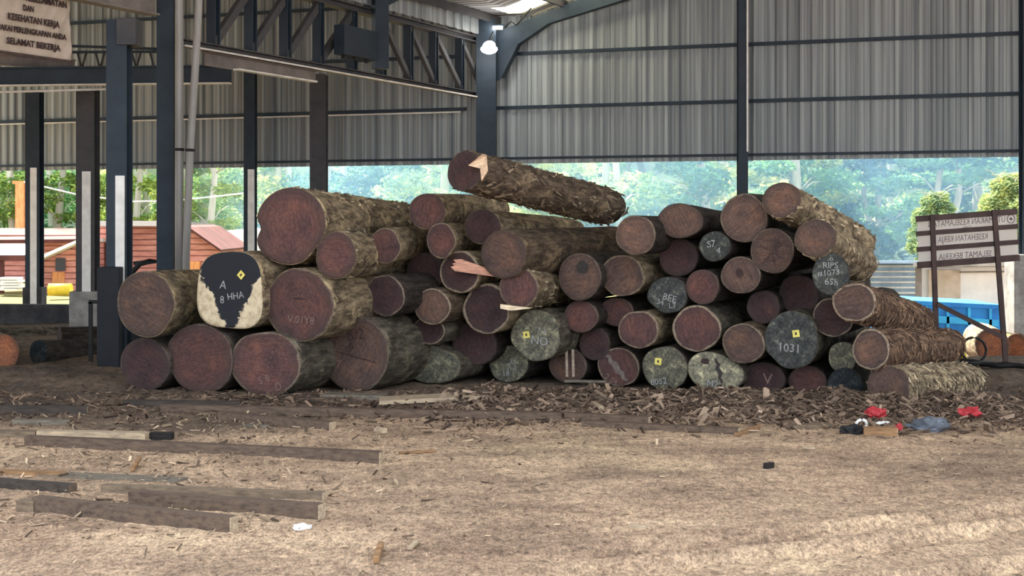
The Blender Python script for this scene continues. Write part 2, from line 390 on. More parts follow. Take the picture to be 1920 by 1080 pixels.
# ------------------------------------------------------------------ shed shell
def roofz(t): return max(6.2, 5.87 + .333 * t) if t < 13 else 5.87 + 4.33 - .333 * (t - 13)
def roofl(t): return 6.2 - .3 * t
w = MB()
per = .21; tt = -15.0; prof = []
while tt < 13.5:
    for dt, dd in ((0, 0), (.10, 0), (.125, .04), (.185, .04)): prof.append((tt + dt, dd))
    tt += per
for t, d in prof:
    top = (roofz(t) if t > 0 else min(roofl(t), 10.5))
    w.v += [wall(t, 3.14, d), wall(t, top, d)]
for i in range(len(prof) - 1):
    a = 2 * i; w.f.append((a, a + 2, a + 3, a + 1)); w.sm.append(False)
struct(w.build('wall_back', 'sheet'))
k = 1
for z, th in ((3.25, .05), (4.30, .07), (5.41, .07), (6.55, .07), (7.65, .07)):
    b = MB()
    t1 = 13.2
    t0 = -15 if z < 6 else (-15)
    for (a0, a1) in ((t0, -.4), (.25 if z < 6 else max(.25, (z - 6.1) / .3), t1)):
        if a1 - a0 > .5: b.bar(wall(a0, z, .085), wall(a1, z, .085), .05, th)
    struct(b.build('trim_%d' % k, 'steel')); k += 1
# low pale flashing on the second rail of the side bay
b = MB().bar(wall(-15, 4.24, .09), wall(-.5, 4.24, .09), .03, .03); struct(b.build('trim_%d' % k, 'lightedge')); k += 1
# roof of the main bay (underside ribs) and of the side bay
def roofpt(s, t, up=0):
    z = roofz(t) if t >= 0 else roofl(t)
    a = gir(s, z + up); return Vector((a.x + t * .938, a.y - t * .347, a.z))
RN = 20
r = MB(); ss = []; s = -.3
def roofgrid(mb, s0, s1, t0, t1, ribs=True):
    tl = [t0]
    while tl[-1] < t1 - 1e-6: tl.append(min(t1, tl[-1] + 1.0))
    if t0 < 13 < t1: tl = sorted(set(tl + [13.0]))
    if t0 < .99 < t1: tl = sorted(set(tl + [.99]))
    sl = []; s = s0
    while s < s1:
        sl += [(s, 0), (s + .12, 0), (s + .15, .04), (s + .21, .04)]; s += .25
    sl.append((s1, 0))
    o = len(mb.v)
    for s, u in sl:
        for t in tl: mb.v.append(roofpt(s, t, u))
    n = len(tl)
    for i in range(len(sl) - 1):
        for j in range(n - 1):
            a = o + i * n + j; mb.f.append((a, a + 1, a + 1 + n, a + n)); mb.sm.append(False)
roofgrid(r, 1.3, RN, 0, 26)
roofgrid(r, -.3, .22, 0, 26); roofgrid(r, .22, 1.3, 0, .7); roofgrid(r, .22, 1.3, 1.75, 1.85); roofgrid(r, .22, 1.3, 3.4, 26)
struct(r.build('ceiling', 'roof'))
r = MB(); roofgrid(r, -.3, 31, -16, 0); struct(r.build('ceiling_side', 'roof'))
for i, (t0, t1) in enumerate(((.7, 1.75), (1.85, 3.4))):
    r = MB(); roofgrid(r, .22, 1.3, t0, t1); struct(r.build('window_%d' % (i + 1), 'skylight'))
for i, t in enumerate((.35, 1.8, 3.4, 5.0, 6.6, 8.2)):      # purlins run along the bay
    b = MB().bar(roofpt(0.1, t, -.1), roofpt(RN, t, -.1), .06, .14); struct(b.build('trim_%d' % k, 'steel2')); k += 1
# cladding strip above the crane girder
c = MB(); s = 0; pr = []
while s < RN:
    pr += [(s, 0), (s + .22, 0), (s + .25, .03), (s + .33, .03)]; s += .36
for s, d in pr: c.v += [gir(s, 5.78, .12 + d), gir(s, 6.19, .12 + d)]
for i in range(len(pr) - 1):
    a = 2 * i; c.f.append((a, a + 2, a + 3, a + 1)); c.sm.append(False)
struct(c.build('wall_upper', 'sheet'))
# distant side walls of the bays keep the shed closed away from the openings
w = MB(); w.prism([Vector((-17, 33, 3.1)), Vector((-17, 8, 3.1)), Vector((-17, 8, 10)), Vector((-17, 33, 10))], (-.1, 0, 0)); struct(w.build('wall_left', 'sheet'))

# ------------------------------------------------------------------ columns
def column(px0, px1, Y, ztop, label, mat='steel', base=None, light=None, zb=-.1, box=None, name='steel_column'):
    w = (px1 - px0) / F * Y; x = ((px0 + px1) / 2 - 960) / F * Y
    r = thing(name, (x, Y, 0), label, 'column', 'steel columns of the shed'); r['kind'] = 'thing'
    up = (0, 1, 0)
    m = MB()
    t = max(.018, w * .07)
    m.box((x, Y - w * .55, (zb + ztop) / 2), (w, t, ztop - zb)); m.box((x, Y + w * .55, (zb + ztop) / 2), (w, t, ztop - zb))
    m.build('flanges', mat, r)
    m = MB().box((x, Y, (zb + ztop) / 2), (t, w * 1.1 - t, ztop - zb)); m.build('web', mat, r)
    if light:      # daylight on a column face, painted on as a near-white strip
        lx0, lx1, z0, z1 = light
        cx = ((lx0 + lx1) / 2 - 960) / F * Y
        MB().box((cx, Y - w * .55 - .02, (z0 + z1) / 2), ((lx1 - lx0) / F * Y, .03, z1 - z0)).build('daylight_strip', 'litstrip', r)
    if base:
        bw, bh, bm = base
        MB().box((x, Y, bh / 2 - .05), (bw, bw * .9, bh + .1)).build('pedestal', bm, r, bevel=.02)
    return r
def zat(py, Y): return CH - (py - HY) / F * Y
Yw = wall(t_of(912), 0).y
column(893, 930, 30.45, 6.1, 'dark blue corner column at the end of the crane girder', base=(.6, .4, 'concrete'))
Yc = wall(t_of(1391), 0, .3).y
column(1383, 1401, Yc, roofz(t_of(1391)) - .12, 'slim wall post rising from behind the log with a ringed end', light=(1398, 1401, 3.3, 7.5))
Yc = wall(t_of(1921), 0, .3).y
column(1914, 1934, Yc, 8, 'wall post beside the signboard with a grey concrete foot', base=(.62, 1.35, 'concrete'))
column(583, 613, 31.2, zat(140, 31.2), 'dull brown column just behind the double-lobed log, below the girder', mat='steel2')
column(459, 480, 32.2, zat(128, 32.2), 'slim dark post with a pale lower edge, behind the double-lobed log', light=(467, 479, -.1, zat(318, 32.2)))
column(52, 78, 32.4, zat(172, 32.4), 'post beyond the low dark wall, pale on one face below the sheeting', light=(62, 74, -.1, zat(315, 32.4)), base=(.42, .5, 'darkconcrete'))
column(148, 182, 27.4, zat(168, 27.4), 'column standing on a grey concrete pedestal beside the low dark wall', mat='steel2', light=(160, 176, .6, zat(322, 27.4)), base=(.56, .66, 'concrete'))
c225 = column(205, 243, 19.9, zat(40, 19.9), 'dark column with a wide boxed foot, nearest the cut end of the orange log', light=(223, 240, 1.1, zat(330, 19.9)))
MB().box((((190 + 232) / 2 - 960) / F * 19.75, 19.75, .65), (.3, .42, 1.42)).build('boxed_foot', 'nearblack', c225, bevel=.015)
MB().box(P(243, 62, 19.9), (.26, .4, .36)).build('head_bracket', 'steel2', c225, bevel=.01)
column(298, 330, 21.3, 6.0, 'thick dark blue column with two grey pipes strapped beside it')
# pipes
pr = thing('downpipe', P(335, 500, 21.0) * Vector((1, 1, 0)) if False else Vector((P(335, 500, 20.9).x, 20.9, 0)), 'straight grey downpipe against the thick dark blue column', 'pipe')
MB().tube([P(336, y, 20.9) for y in (-330, 20, 200, 400, 669)], .062, 12).build('pipe', 'galv', pr)
MB().tube([P(336, 278, 20.9), P(336, 283, 20.9)], .075, 12).build('strap', 'rubber', pr)
pr = thing('downpipe', Vector((P(352, 500, 20.85).x, 20.85, 0)), 'leaning grey downpipe that bends away from the straight pipe higher up', 'pipe')
MB().tube([P(x, y, 20.85) for x, y in ((380, -330), (372, 20), (366, 130), (356, 290), (349, 480), (347, 675))], .055, 12).build('pipe', 'galv', pr)
MB().tube([P(356.5, 279, 20.85), P(356.3, 284, 20.85)], .068, 12).build('strap', 'rubber', pr)

# ------------------------------------------------------------------ crane girder, runway beam, rafter and fittings
tr = thing('truss_girder', gir(5, 4.5), 'long latticed steel girder running from the corner column towards the hanging banner', 'girder')
S1 = s_of(322) - .15
b = MB(); b.ibar(gir(.3, 4.55), gir(S1, 4.55), .2, .1, .02); b.build('bottom_chord', 'steel2', tr)
b = MB(); b.bar(gir(.3, 4.495, .11), gir(S1, 4.495, .11), .04, .025); b.build('lit_lower_flange', 'lightedge', tr)  # side light on the flange put in as a paler bar
b = MB(); b.ibar(gir(.3, 5.68), gir(S1, 5.68), .2, .12, .02); b.build('top_chord', 'steel2', tr)
vl = [s_of(x) for x in (400, 440, 470, 503, 535, 566, 597, 628, 660)]; vr = [s_of(x) for x in (715, 742, 766, 790, 813, 838, 862, 885)]
for i, s in enumerate(vl[::2] + vr[::2]):
    b = MB(); b.ibar(gir(s, 4.6), gir(s, 5.63), .16, .13, .018, up=(-.408, -.913, 0)); b.build('vertical', 'steel', tr)
vv = vl[::2]
for i in range(len(vv) - 1):
    MB().bar(gir(vv[i], 4.62), gir(vv[i + 1], 5.6), .09, .13).build('diagonal', 'steel2', tr)
vv = vr[::2] + [s_of(905)]
for i in range(len(vv) - 1):
    MB().bar(gir(vv[i], 5.6, .02), gir(vv[i + 1], 4.62, .02), .08, .10).build('diagonal', 'steel2', tr)
rb = thing('hanging_runway_beam', gir(9, 4.3, -.1), 'pale deep beam slung under the latticed girder beside the pipes', 'beam'); rb['kind'] = 'thing'
b = MB(); b.bar(gir(s_of(600), 4.39, -.1), gir(s_of(395), 4.39, -.1), .03, .2); b.build('web', 'pale_steel', rb)
b = MB(); b.bar(gir(s_of(590), 4.29, .0), gir(s_of(443), 4.29, .0), .12, .025); b.build('lower_flange', 'lightedge', rb)
b = MB(); b.bar(gir(s_of(600), 4.485, -.1), gir(s_of(395), 4.485, -.1), .14, .02); b.build('upper_flange', 'pale_steel', rb)
rb = thing('hanging_runway_beam', gir(14, 5, 0), 'pale beam crossing above the bracketed column next to the hanging banner', 'beam'); rb['kind'] = 'thing'
b = MB(); b.ibar(gir(S1 + .55, 5.0), gir(S1 + 5.5, 5.0), .2, .28, .025); b.build('joist', 'pale_steel', rb)
# hoist
ho = thing('crane_hoist', gir(s_of(685), 4.7, .3), 'dark blue hoist box hanging on the crane girder at mid span', 'hoist')
s5 = s_of(685)
MB().box(gir(s5, 5.45, .3), (.25, .22, 1.6), Matrix.Rotation(.42, 3, 'Z')).build('hanger', 'steel', ho)
MB().bar(gir(s_of(612), 5.03, .25), gir(s_of(676), 5.03, .25), .2, .5).build('motor_box', 'steel', ho)
b = MB().prism([gir(s5, 5.75, .36), gir(s5, 6.25, .36), gir(s_of(752), 6.25, .36)], (.05, .02, 0)); b.build('gusset', 'steel', ho)
b = MB()
for q in range(3): b.tube([gir(s_of(620 + 22 * q), 4.8, .25), gir(s_of(620 + 22 * q), 4.72, .25)], .04)
b.build('wheels', 'rubber', ho)
# rafter of the back frame
ra = thing('haunched_rafter', wall(2, 6, .25), 'dark haunched rafter rising from the corner column under the bright roof sheets', 'rafter')
top = [(-.1, 5.72), (.48, 5.9), (3.4, 6.9), (9, 8.75), (12.9, 10.0)]; bot = [(12.9, 9.55), (9, 8.25), (3.24, 6.46), (1.43, 5.98), (.8, 5.58), (.45, 4.9), (.2, 4.78), (-.1, 4.78)]
b = MB().prism([wall(t, z, .3) for t, z in top + bot], wall(0, 0, .34) - wall(0, 0, .3)); b.build('web', 'steel', ra)
b = MB()
for (t0, z0), (t1, z1) in zip(bot[:-3], bot[1:-2]): b.bar(wall(t0, z0, .32), wall(t1, z1, .32), .2, .025)
b.build('lower_flange', 'steel', ra)
# blue cross beam with pale underside, carrying no rail
bb = thing('overhead_cross_beam', P(215, 150, 25.5), 'dark blue beam crossing behind the columns below the hanging banner', 'beam'); bb['kind'] = 'thing'
b = MB(); a0, a1 = P(-120, 146, 25.6), P(434, 140, 25.6)
b.bar(a0, a1, .04, .27); b.build('web', 'steel', bb)
b = MB().bar(a0 + Vector((0, 0, .15)), a1 + Vector((0, 0, .15)), .2, .03); b.build('upper_flange', 'steel', bb)
b = MB().bar(a0 + Vector((0, -.06, -.155)), a1 + Vector((0, -.06, -.155)), .2, .02); b.build('lower_flange', 'lightedge', bb)
cd = tag(MB().tube([P(-100, 175, 25.4), P(100, 170, 25.4), P(208, 167, 25.4)], .02, 8).build('conduit', 'lightedge'), 'thin pale conduit line just below the dark blue cross beam', 'conduit')
cb = thing('overhead_cross_beam', P(190, 108, 25), 'brownish beam seen just under the hanging banner, above the blue beam', 'beam'); cb['kind'] = 'thing'  # another plain cross beam, no rail on it
b = MB().ibar(P(-120, 104, 26.4), P(140, 122, 26.4), .16, .2, .02); b.build('joist', 'pale_steel', cb)
lg = thing('lattice_joist', P(170, 100, 29), 'light lattice joist in front of the wall between banner and bracketed column', 'joist')
for nm, y0, y1 in (('top_bar', 86, 92), ('lower_bar', 98, 97), ('bottom_bar', 126, 129)):
    MB().bar(P(120, y0, 29), P(300, y1, 29), .06, .05).build(nm, 'steel', lg)
for i in range(10):
    x = 128 + i * 17
    MB().tube([P(x, 98, 29), P(x + (8 if i % 2 else -8), 127, 29)], .022, 6).build('lattice_rod', 'steel2', lg)
# flood lamp, and a glowing box added for a bright roof gap
fl = thing('flood_lamp', P(917, 93, 29.6), 'bright white flood lamp glowing at the top of the corner column', 'lamp')
MB().tube([P(916, 84, 29.7), P(917, 87, 29.65)], [.1, .14], 14).build('hood', 'steel2', fl)
b = MB(); pts = [P(917, y, 29.6) for y in (87, 89, 93, 98, 101)]; b.tube(pts, [.12, .16, .17, .13, .05], 16).build('bulb', 'lamp', fl)
MB().tube([P(925, 60, 29.9), P(918, 76, 29.8), P(916, 84, 29.7)], .025, 8).build('arm', 'steel', fl)
fl = thing('roof_gap_glow', P(933, 52, 30.1), 'small bright roof gap made as a glowing box, just above the flood lamp', 'lamp')
MB().box(P(933, 52, 30.1), (.2, .08, .06)).build('gap_glow', 'lamp', fl)
MB().box(P(936, 48, 30.12), (.24, .1, .04)).build('gap_backing', 'steel', fl)
tag(MB().tube([P(945, 53, 29.9), P(958, 40, 29.9), P(968, 47, 29.9), P(985, 28, 29.9), P(996, 15, 29.9)], .02, 6).build('loose_cable', 'rubber'), 'loose black cable dangling across the bright roof sheet', 'cable')

# ------------------------------------------------------------------ hanging banner (Indonesian safety notice)
def signpt(s, z, off=0): return Vector((-5.84 - .408 * s + .913 * off, 19.5 - .913 * s - .408 * off, z))
bn = thing('hanging_banner', signpt(.9, 4.08), 'creased beige safety banner hanging under the roof with dark lettering', 'sign')
b = MB(); nu, nv = 120, 40
def crease(u, v): return .012 * (abs(math.sin(u * 30 + v * 11)) ** 4) * sm(.42, .1, u) + .014 * (abs(math.sin(u * 16 - v * 4.5)) ** 5) * sm(.6, .75, u) + .006 * math.sin(u * 34 + v * 9) * sm(.5, 0, u) + .008 * math.sin(u * 20 - v * 14 + 1) * sm(.5, 1, u) + .006 * math.sin(v * 7 + u * 5)
for j in range(nv + 1):
    for i in range(nu + 1):
        u, v = i / nu, j / nv
        b.v.append(signpt(1.95 * u - .03 * (1 - v), 4.09 + .98 * v, crease(u, v)))
for j in range(nv):
    for i in range(nu):
        a = j * (nu + 1) + i; b.f.append((a, a + 1, a + nu + 2, a + nu + 1)); b.sm.append(True)
cl = b.build('cloth', 'banner', bn); mo = cl.modifiers.new('thick', 'SOLIDIFY'); mo.thickness = .004
xd = Vector((.408, .913, 0)); zd = Vector((0, 0, 1)); nd = xd.cross(zd)
for body, s, z, size, wd in (('UTAMAKAN KESELAMATAN', .80, 4.80, .115, 1.42), ('DAN', .80, 4.665, .105, .19), ('KESEHATAN KERJA', .70, 4.525, .115, .94),
                         ('PAKAI PERLENGKAPAN ANDA', .72, 4.375, .098, 1.24), ('SELAMAT BEKERJA', .70, 4.22, .11, .98)):
    text_mb(body, size, basis(signpt(s, z, .032), xd, zd, nd), .001, width=wd, bold=.004).build('lettering', 'ink', bn)
MB().bar(signpt(-.05, 4.07, 0), signpt(2, 4.07, 0), .035, .035).build('batten', 'frame', bn)
for s in (.0, 1.9): MB().tube([signpt(s, 5.06), signpt(s - .12, 5.3), signpt(s - .1, 8.0 - .3)], .008, 6).build('rope', 'rubber', bn)

# ------------------------------------------------------------------ the log pile
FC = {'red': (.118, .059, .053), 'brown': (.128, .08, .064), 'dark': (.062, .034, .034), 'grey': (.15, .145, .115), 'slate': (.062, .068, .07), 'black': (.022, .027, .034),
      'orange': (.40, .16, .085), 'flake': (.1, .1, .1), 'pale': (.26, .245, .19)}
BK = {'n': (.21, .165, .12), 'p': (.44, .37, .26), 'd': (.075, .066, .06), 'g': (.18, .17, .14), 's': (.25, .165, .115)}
def lerp(tab, x):
    for (a, ya), (b, yb) in zip(tab, tab[1:]):
        if x <= b: return ya + (yb - ya) * max(0, (x - a)) / (b - a)
    return tab[-1][1]
YT = [(230, 17.1), (500, 16.75), (670, 16.95), (800, 17.35), (1060, 17.45), (1250, 17.15), (1450, 16.6), (1650, 15.8)]
def outline(seed, amp=.03):
    r = random.Random(seed); ks = [(k, r.uniform(.3, 1) * amp / (k ** .6), r.uniform(0, 6.28)) for k in (2, 3, 4, 5, 7)]
    return lambda th: 1 + sum(a * math.cos(k * th + p) for k, a, p in ks)
LOGS = []
def log(px, py, hw, hh, label, face='red', bark='n', Y=None, far=None, Y2=None, L=3.3, taper=.93, rim=.5, dy=0, amp=.03, shape=None, rough=.02,
        tagpos=None, texts=(), group='logs in the pile', shag=0, stringy=False, marks=(), name='log'):
    i = len(LOGS)
    Y = (Y if Y is not None else lerp(YT, px)) + dy
    a = P(px, py, Y)
    if far: b = P(far[0], far[1], Y2 or Y + 3)
    else: b = a + Vector((.45, 1, 0)).normalized() * L
    d = (b - a); L = d.length; d.normalize()
    yv = (Vector((0, 0, 1)) - d * d.z).normalized(); xv = yv.cross(d)
    rel = math.acos(max(-1, min(1, d.dot(a.normalized()))))
    ry = hh / F * Y
    rx = hw / F * Y / max(.62, math.cos(rel))
    of = shape or outline(i * 17 + 3, amp)
    n, st = 56, 22
    rr = random.Random(i)
    mb = MB(); vs = []; sd = i * 3.7
    def rad(th, z):
        c = mnoise.noise(Vector((math.cos(th) * 2.2, math.sin(th) * 2.2, z * .8 + sd)))
        f = mnoise.noise(Vector((math.cos(th) * 9, math.sin(th) * 9, z * 2.5 + sd)))
        e = sm(0, .5, z)
        return of(th) * (1 + rough * c * 1.6 * e + rough * .8 * f * e) * (1 - (1 - taper) * z / L)
    for j in range(st):
        z = L * (j / (st - 1)) ** 1.25
        cap = 1 if j < st - 1 else .93
        for q in range(n):
            th = 2 * math.pi * q / n; R = rad(th, z) * cap
            vs.append(Vector((math.cos(th) * rx * R, math.sin(th) * ry * R, z if j else 0.0)))
    fs = []
    for j in range(st - 1):
        for q in range(n):
            fs.append((j * n + q, j * n + (q + 1) % n, (j + 1) * n + (q + 1) % n, (j + 1) * n + q))
    mb.add(vs, fs, True)
    mb.f += [tuple(reversed(range(n))), tuple((st - 1) * n + q for q in range(n))]; mb.sm += [False, False]
    ob = mb.build(name, 'bark', None, local=True, color=tuple(.82 * q for q in BK[bark]))
    ob.matrix_world = basis(a, xv, yv, d)
    tag(ob, label, 'log', group)
    # sawn end
    mb = MB(); at = []
    lv = [0, .25, .5, .7, .84, .93, .985]
    for li, l in enumerate(lv):
        for q in range(n):
            th = 2 * math.pi * q / n; R = of(th) * l
            z = -.006 - .005 * mnoise.noise(Vector((math.cos(th) * l * 3, math.sin(th) * l * 3, sd)))
            mb.v.append(Vector((math.cos(th) * rx * R, math.sin(th) * ry * R, z if l < .98 else -.002))); at.append(l)
    for q in range(n): 
        th = 2 * math.pi * q / n; R = of(th) * .99
        mb.v.append(Vector((math.cos(th) * rx * R, math.sin(th) * ry * R, .01))); at.append(1)
    for li in range(len(lv)):
        for q in range(n):
            mb.f.append((li * n + q, li * n + (q + 1) % n, (li + 1) * n + (q + 1) % n, (li + 1) * n + q)); mb.sm.append(True)
    mb.att = ('rad', at)
    mat = {'grey': 'grey', 'slate': 'grey', 'black': 'grey', 'flake': 'flake', 'pale': 'grey'}.get(face, 'cut')
    v = rr.uniform(.68, .92)
    c = tuple(x * v for x in FC[face])
    mb.build('cut_end', mat, ob, local=True, color=(*c, rim))
    ppm = F / Y
    if tagpos:
        u, w2, ang = tagpos
        q = MB(); R = Matrix.Rotation(ang, 3, 'Z'); q.box((0, 0, 0), (.078, .078, .006)); q.v = [R @ x for x in q.v]
        o2 = Vector((-u / ppm / max(.7, math.cos(rel)), w2 / ppm, -.016)); q.v = [x + o2 for x in q.v]
        t_ = q.build('paper_tag', 'tag', ob, local=True); t_['label'] = 'small yellow paper tag'
        q = MB(); q.box((0, 0, 0), (.02, .03, .004)); q.v = [R @ x + o2 + Vector((0, 0, -.004)) for x in q.v]; q.build('printed_mark', 'ink', t_, local=True)
    for mk in marks:
        q = MB()
        if mk[0] == 'disc':
            _, u, v_, r1, r2, mt, nm = mk
            pts = [(u + r1 * math.cos(a) * (1 + .3 * mnoise.noise(Vector((math.cos(a) * 1.5, math.sin(a) * 1.5, sd)))), v_ + r2 * math.sin(a) * (1 + .3 * mnoise.noise(Vector((math.cos(a) * 2, math.sin(a) * 2, sd + 4))))) for a in [k_ * .2618 for k_ in range(24)]]
            q.prism([Vector((-x / ppm, y / ppm, -.0125)) for x, y in pts], (0, 0, .004))
        else:
            _, u0, v0, u1, v1, wd_, mt, nm = mk
            n_ = 8; top = []; bt = []
            dn = Vector((u1 - u0, v1 - v0, 0)).normalized(); pn = Vector((-dn.y, dn.x, 0))
            for k_ in range(n_ + 1):
                f_ = k_ / n_; c_ = Vector((u0 + (u1 - u0) * f_, v0 + (v1 - v0) * f_, 0)) + pn * rr.uniform(-.5, .5) * wd_ * .6
                h_ = wd_ / 2 * (1 - .6 * abs(2 * f_ - 1))
                top.append(c_ + pn * h_); bt.append(c_ - pn * h_)
            q.prism([Vector((-c_.x / ppm, c_.y / ppm, -.0125)) for c_ in top + bt[::-1]], (0, 0, .004))
        q.build(nm, mt, ob, local=True)
    if texts:
        for tx in texts:
            body, u, w2, sz = tx[:4]
            mt = tx[4] if len(tx) > 4 else 'chalk'
            ang = tx[5] if len(tx) > 5 else rr.uniform(-.15, .15)
            Mx = basis(Vector((-u / ppm, w2 / ppm, -.0135)), (-math.cos(ang), math.sin(ang), 0), (math.sin(ang), math.cos(ang), 0), (0, 0, -1))
            q2 = text_mb(body, sz / ppm, Mx, .001)
            for v in q2.v: v.x += .006 * mnoise.noise(v * 30); v.y += .006 * mnoise.noise(v * 30 + Vector((5, 0, 0)))
            q2.build('chalk_writing' if mt != 'ink' else 'ink_writing', mt, ob, local=True)
    if shag:
        q = MB()
        for _ in range(shag):
            z = L * rr.random() ** .9; th = rr.uniform(0, 6.28); R = rad(th, z)
            c = Vector((math.cos(th) * rx * R, math.sin(th) * ry * R, z))
            rd = Vector((math.cos(th), math.sin(th), 0)); tg = Vector((-math.sin(th), math.cos(th), 0)); ax_ = Vector((0, 0, 1))
            if stringy: la, lb = tg, ax_
            else: la, lb = ax_, tg
            a_ = rr.gauss(0, .55); l1 = la * math.cos(a_) + lb * math.sin(a_); l2 = rd.cross(l1)
            ln, wd_ = (rr.uniform(.04, .14), rr.uniform(.006, .022)) if stringy else (rr.uniform(.03, .12), rr.uniform(.012, .04))
            up = rr.uniform(.002, .012) if stringy else rr.uniform(.001, .01)
            p0 = c - l1 * ln / 2 - rd * .01; p1 = c + l1 * ln / 2 + rd * up
            if stringy: p0 -= rd * (rx * (1 - math.cos(ln / 2 / rx))) ; p1 -= rd * (rx * (1 - math.cos(ln / 2 / rx))) * .6
            h_ = rd * rr.uniform(.006, .014)
            q.add([p0 - l2 * wd_ / 2, p0 + l2 * wd_ / 2, p1 + l2 * wd_ / 3, p1 - l2 * wd_ / 3] + [x + h_ for x in (p0 - l2 * wd_ / 2, p0 + l2 * wd_ / 2, p1 + l2 * wd_ / 3, p1 - l2 * wd_ / 3)],
                  [(3, 2, 1, 0), (4, 5, 6, 7), (0, 1, 5, 4), (1, 2, 6, 5), (2, 3, 7, 6), (3, 0, 4, 7)])
        k_ = q.build('peeling_bark', 'chips', ob, local=True, color=tuple(x * .75 for x in BK[bark])); k_['kind'] = 'stuff'
    LOGS.append(ob)
    return ob

def lobes(th):                                   # two fused stems: waist on one side, offset lower lobe
    w = lambda c: ((th - c) + math.pi) % (2 * math.pi) - math.pi
    r = 1 - .17 * math.exp(-(w(-.07) / .2) ** 2) + .05 * math.exp(-(w(-.6) / .4) ** 2) - .10 * math.exp(-(w(-2.5) / .5) ** 2)
    return r + .03 * math.cos(2 * th + .4)
def squarish(th): return (abs(math.cos(th)) ** 3.2 + abs(math.sin(th)) ** 3.2) ** (-1 / 3.2) * .97 * (1 + .03 * math.cos(3 * th + 1))
def dome(th): return 1 + .10 * math.cos(2 * th - .9) - .04 * math.cos(3 * th)
def angular(th): return 1 + .022 * math.cos(5 * th + .6) + .03 * math.cos(3 * th) + .012 * math.cos(7 * th + 2)
def barrel(th): return (abs(math.cos(th)) ** 2.6 + abs(math.sin(th)) ** 2.6) ** (-1 / 2.6) * (1 + .015 * math.cos(5 * th))

# bottom row, on the ground
log(272, 683, 46, 49, 'dark red log on the ground at the pile end beside the boxed column foot', 'dark', 'd', Y=17.2, rim=.2)
log(375, 672, 62, 65, 'big dull red log on the ground under the flaking black and cream log', 'red', 'd', Y=16.95, rim=.25)
log(498, 682, 65, 62, 'big ground-level red log with a chalk line slanting down its cut end', 'red', 'g', Y=16.6, rim=.5, texts=(('S 8', -2, -30, 20, 'redchalk', .3), ('D', 30, -42, 20, 'redchalk'), ('- - - -', 10, 8, 17, 'redchalk', 1.25)))
log(668, 664, 60, 72, 'biggest round log on the ground, dark writing near the top of its end', 'brown', 'g', Y=17.0, rim=.3, texts=(('8/2', 0, 36, 30, 'ink', .15), ('6', -10, 15, 22, 'ink'), ('K7', -44, -20, 20, 'redchalk')), marks=(('line', -42, 4, 44, -14, 2.2, 'ink', 'long_crack'),))
log(806, 683, 52, 38, 'low grey weathered log on the ground next to the biggest round log', 'grey', 'g', Y=17.8, shape=dome, rim=0)
log(953, 682, 37, 35, 'grey log on the ground with white scribbles, under the tagged grey log', 'grey', 'd', Y=18.0, rim=0, texts=(('7.3', 8, -6, 17), ('18', -4, -18, 15), ('E1', 12, 6, 14)))
log(1065, 686, 36, 32, 'small split-ended log at ground level with slabs standing out of its end', 'brown', 'd', Y=17.9, rim=.3)
log(1160, 688, 40, 36, 'ground-level red log with a pale diagonal band across its end', 'red', 'd', Y=17.6, rim=.7, texts=(('2 04', -14, -24, 15, 'redchalk', -.5),), marks=(('line', -24, 24, 18, -24, 13, 'palemark', 'pale_band'),))
log(1247, 690, 43, 41, 'grey-green ground-level log with a yellow tag above its centre', 'grey', 'd', Y=17.2, rim=0, tagpos=(-12, 12, .1), texts=(('8052', -12, -26, 16),))
log(1340, 698, 49, 39, 'pale grey rotten log on the ground with a dark hole in its end', 'pale', 'g', Y=16.9, rim=0, shape=dome, texts=(('M2', -4, -22, 18), ('x', 6, -30, 14)), marks=(('disc', -18, 20, 8, 6, 'ink', 'rot_hole'), ('line', 4, 26, 14, -20, 9, 'ink3', 'dark_streak'),))
log(1432, 711, 40, 32, 'dark red ground-level log between the pale rotten log and a smooth red one', 'dark', 'd', Y=16.9, rim=.1, texts=(('V', 8, 0, 30, 'redchalk'),))
log(1514, 715, 36, 29, 'smooth red ground-level log under the black-grey log with a yellow tag', 'red', 'd', Y=16.8, rim=.1)
log(1585, 722, 33, 32, 'nearly black log on the ground against the shaggy squarish log', 'black', 'd', Y=16.4, rim=0)
log(1666, 725, 38, 39, 'shaggy squarish log on the ground at the pile end by the signboard', 'brown', 'p', shag=800, stringy=True, Y=15.65, far=(1815, 713), Y2=17.0, taper=.86, rim=.15, shape=barrel, rough=.035)
# second layer
log(273, 570, 52, 62, 'large log with rusty end and pale bark, first above the dark red end log', 'orange' if False else 'brown', 'p', Y=16.9, far=(420, 555), Y2=19.6, taper=.95, rim=.25)
log(431, 545, 62, 74, 'cream-barked log whose black coated end is flaking, yellow tag on it', 'flake', 'p', Y=16.75, shape=squarish, rim=0, tagpos=(22, 30, .75), texts=(('A', -14, 10, 22), ('8', -16, -18, 20), ('HHA', 14, -10, 18, 'chalk', .15)))
log(562, 572, 62, 69, 'large round red log with a short dark crack across its upright end', 'red', 'p', Y=16.55, rim=.35, texts=(('V.01Y8', 4, -28, 20, 'redchalk'),), marks=(('line', -14, 13, 14, 12, 4, 'ink', 'short_crack'),))
log(722, 554, 37, 39, 'round brown log with pale ring, resting over the biggest ground log', 'dark', 'd', rim=.6)
log(805, 619, 29, 27, 'half-hidden small log below the evenly round brown log', 'dark', 'g', dy=.25, rim=.8)
log(811, 575, 34, 34, 'small evenly round brown log with a clean pale ring of sapwood', 'brown', 'n', rim=.8)
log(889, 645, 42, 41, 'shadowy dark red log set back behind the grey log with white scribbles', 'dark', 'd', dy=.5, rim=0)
log(912, 579, 44, 47, 'dark log with broken pale sapwood edge under the split-off splinter log', 'dark', 'p', rim=.9)
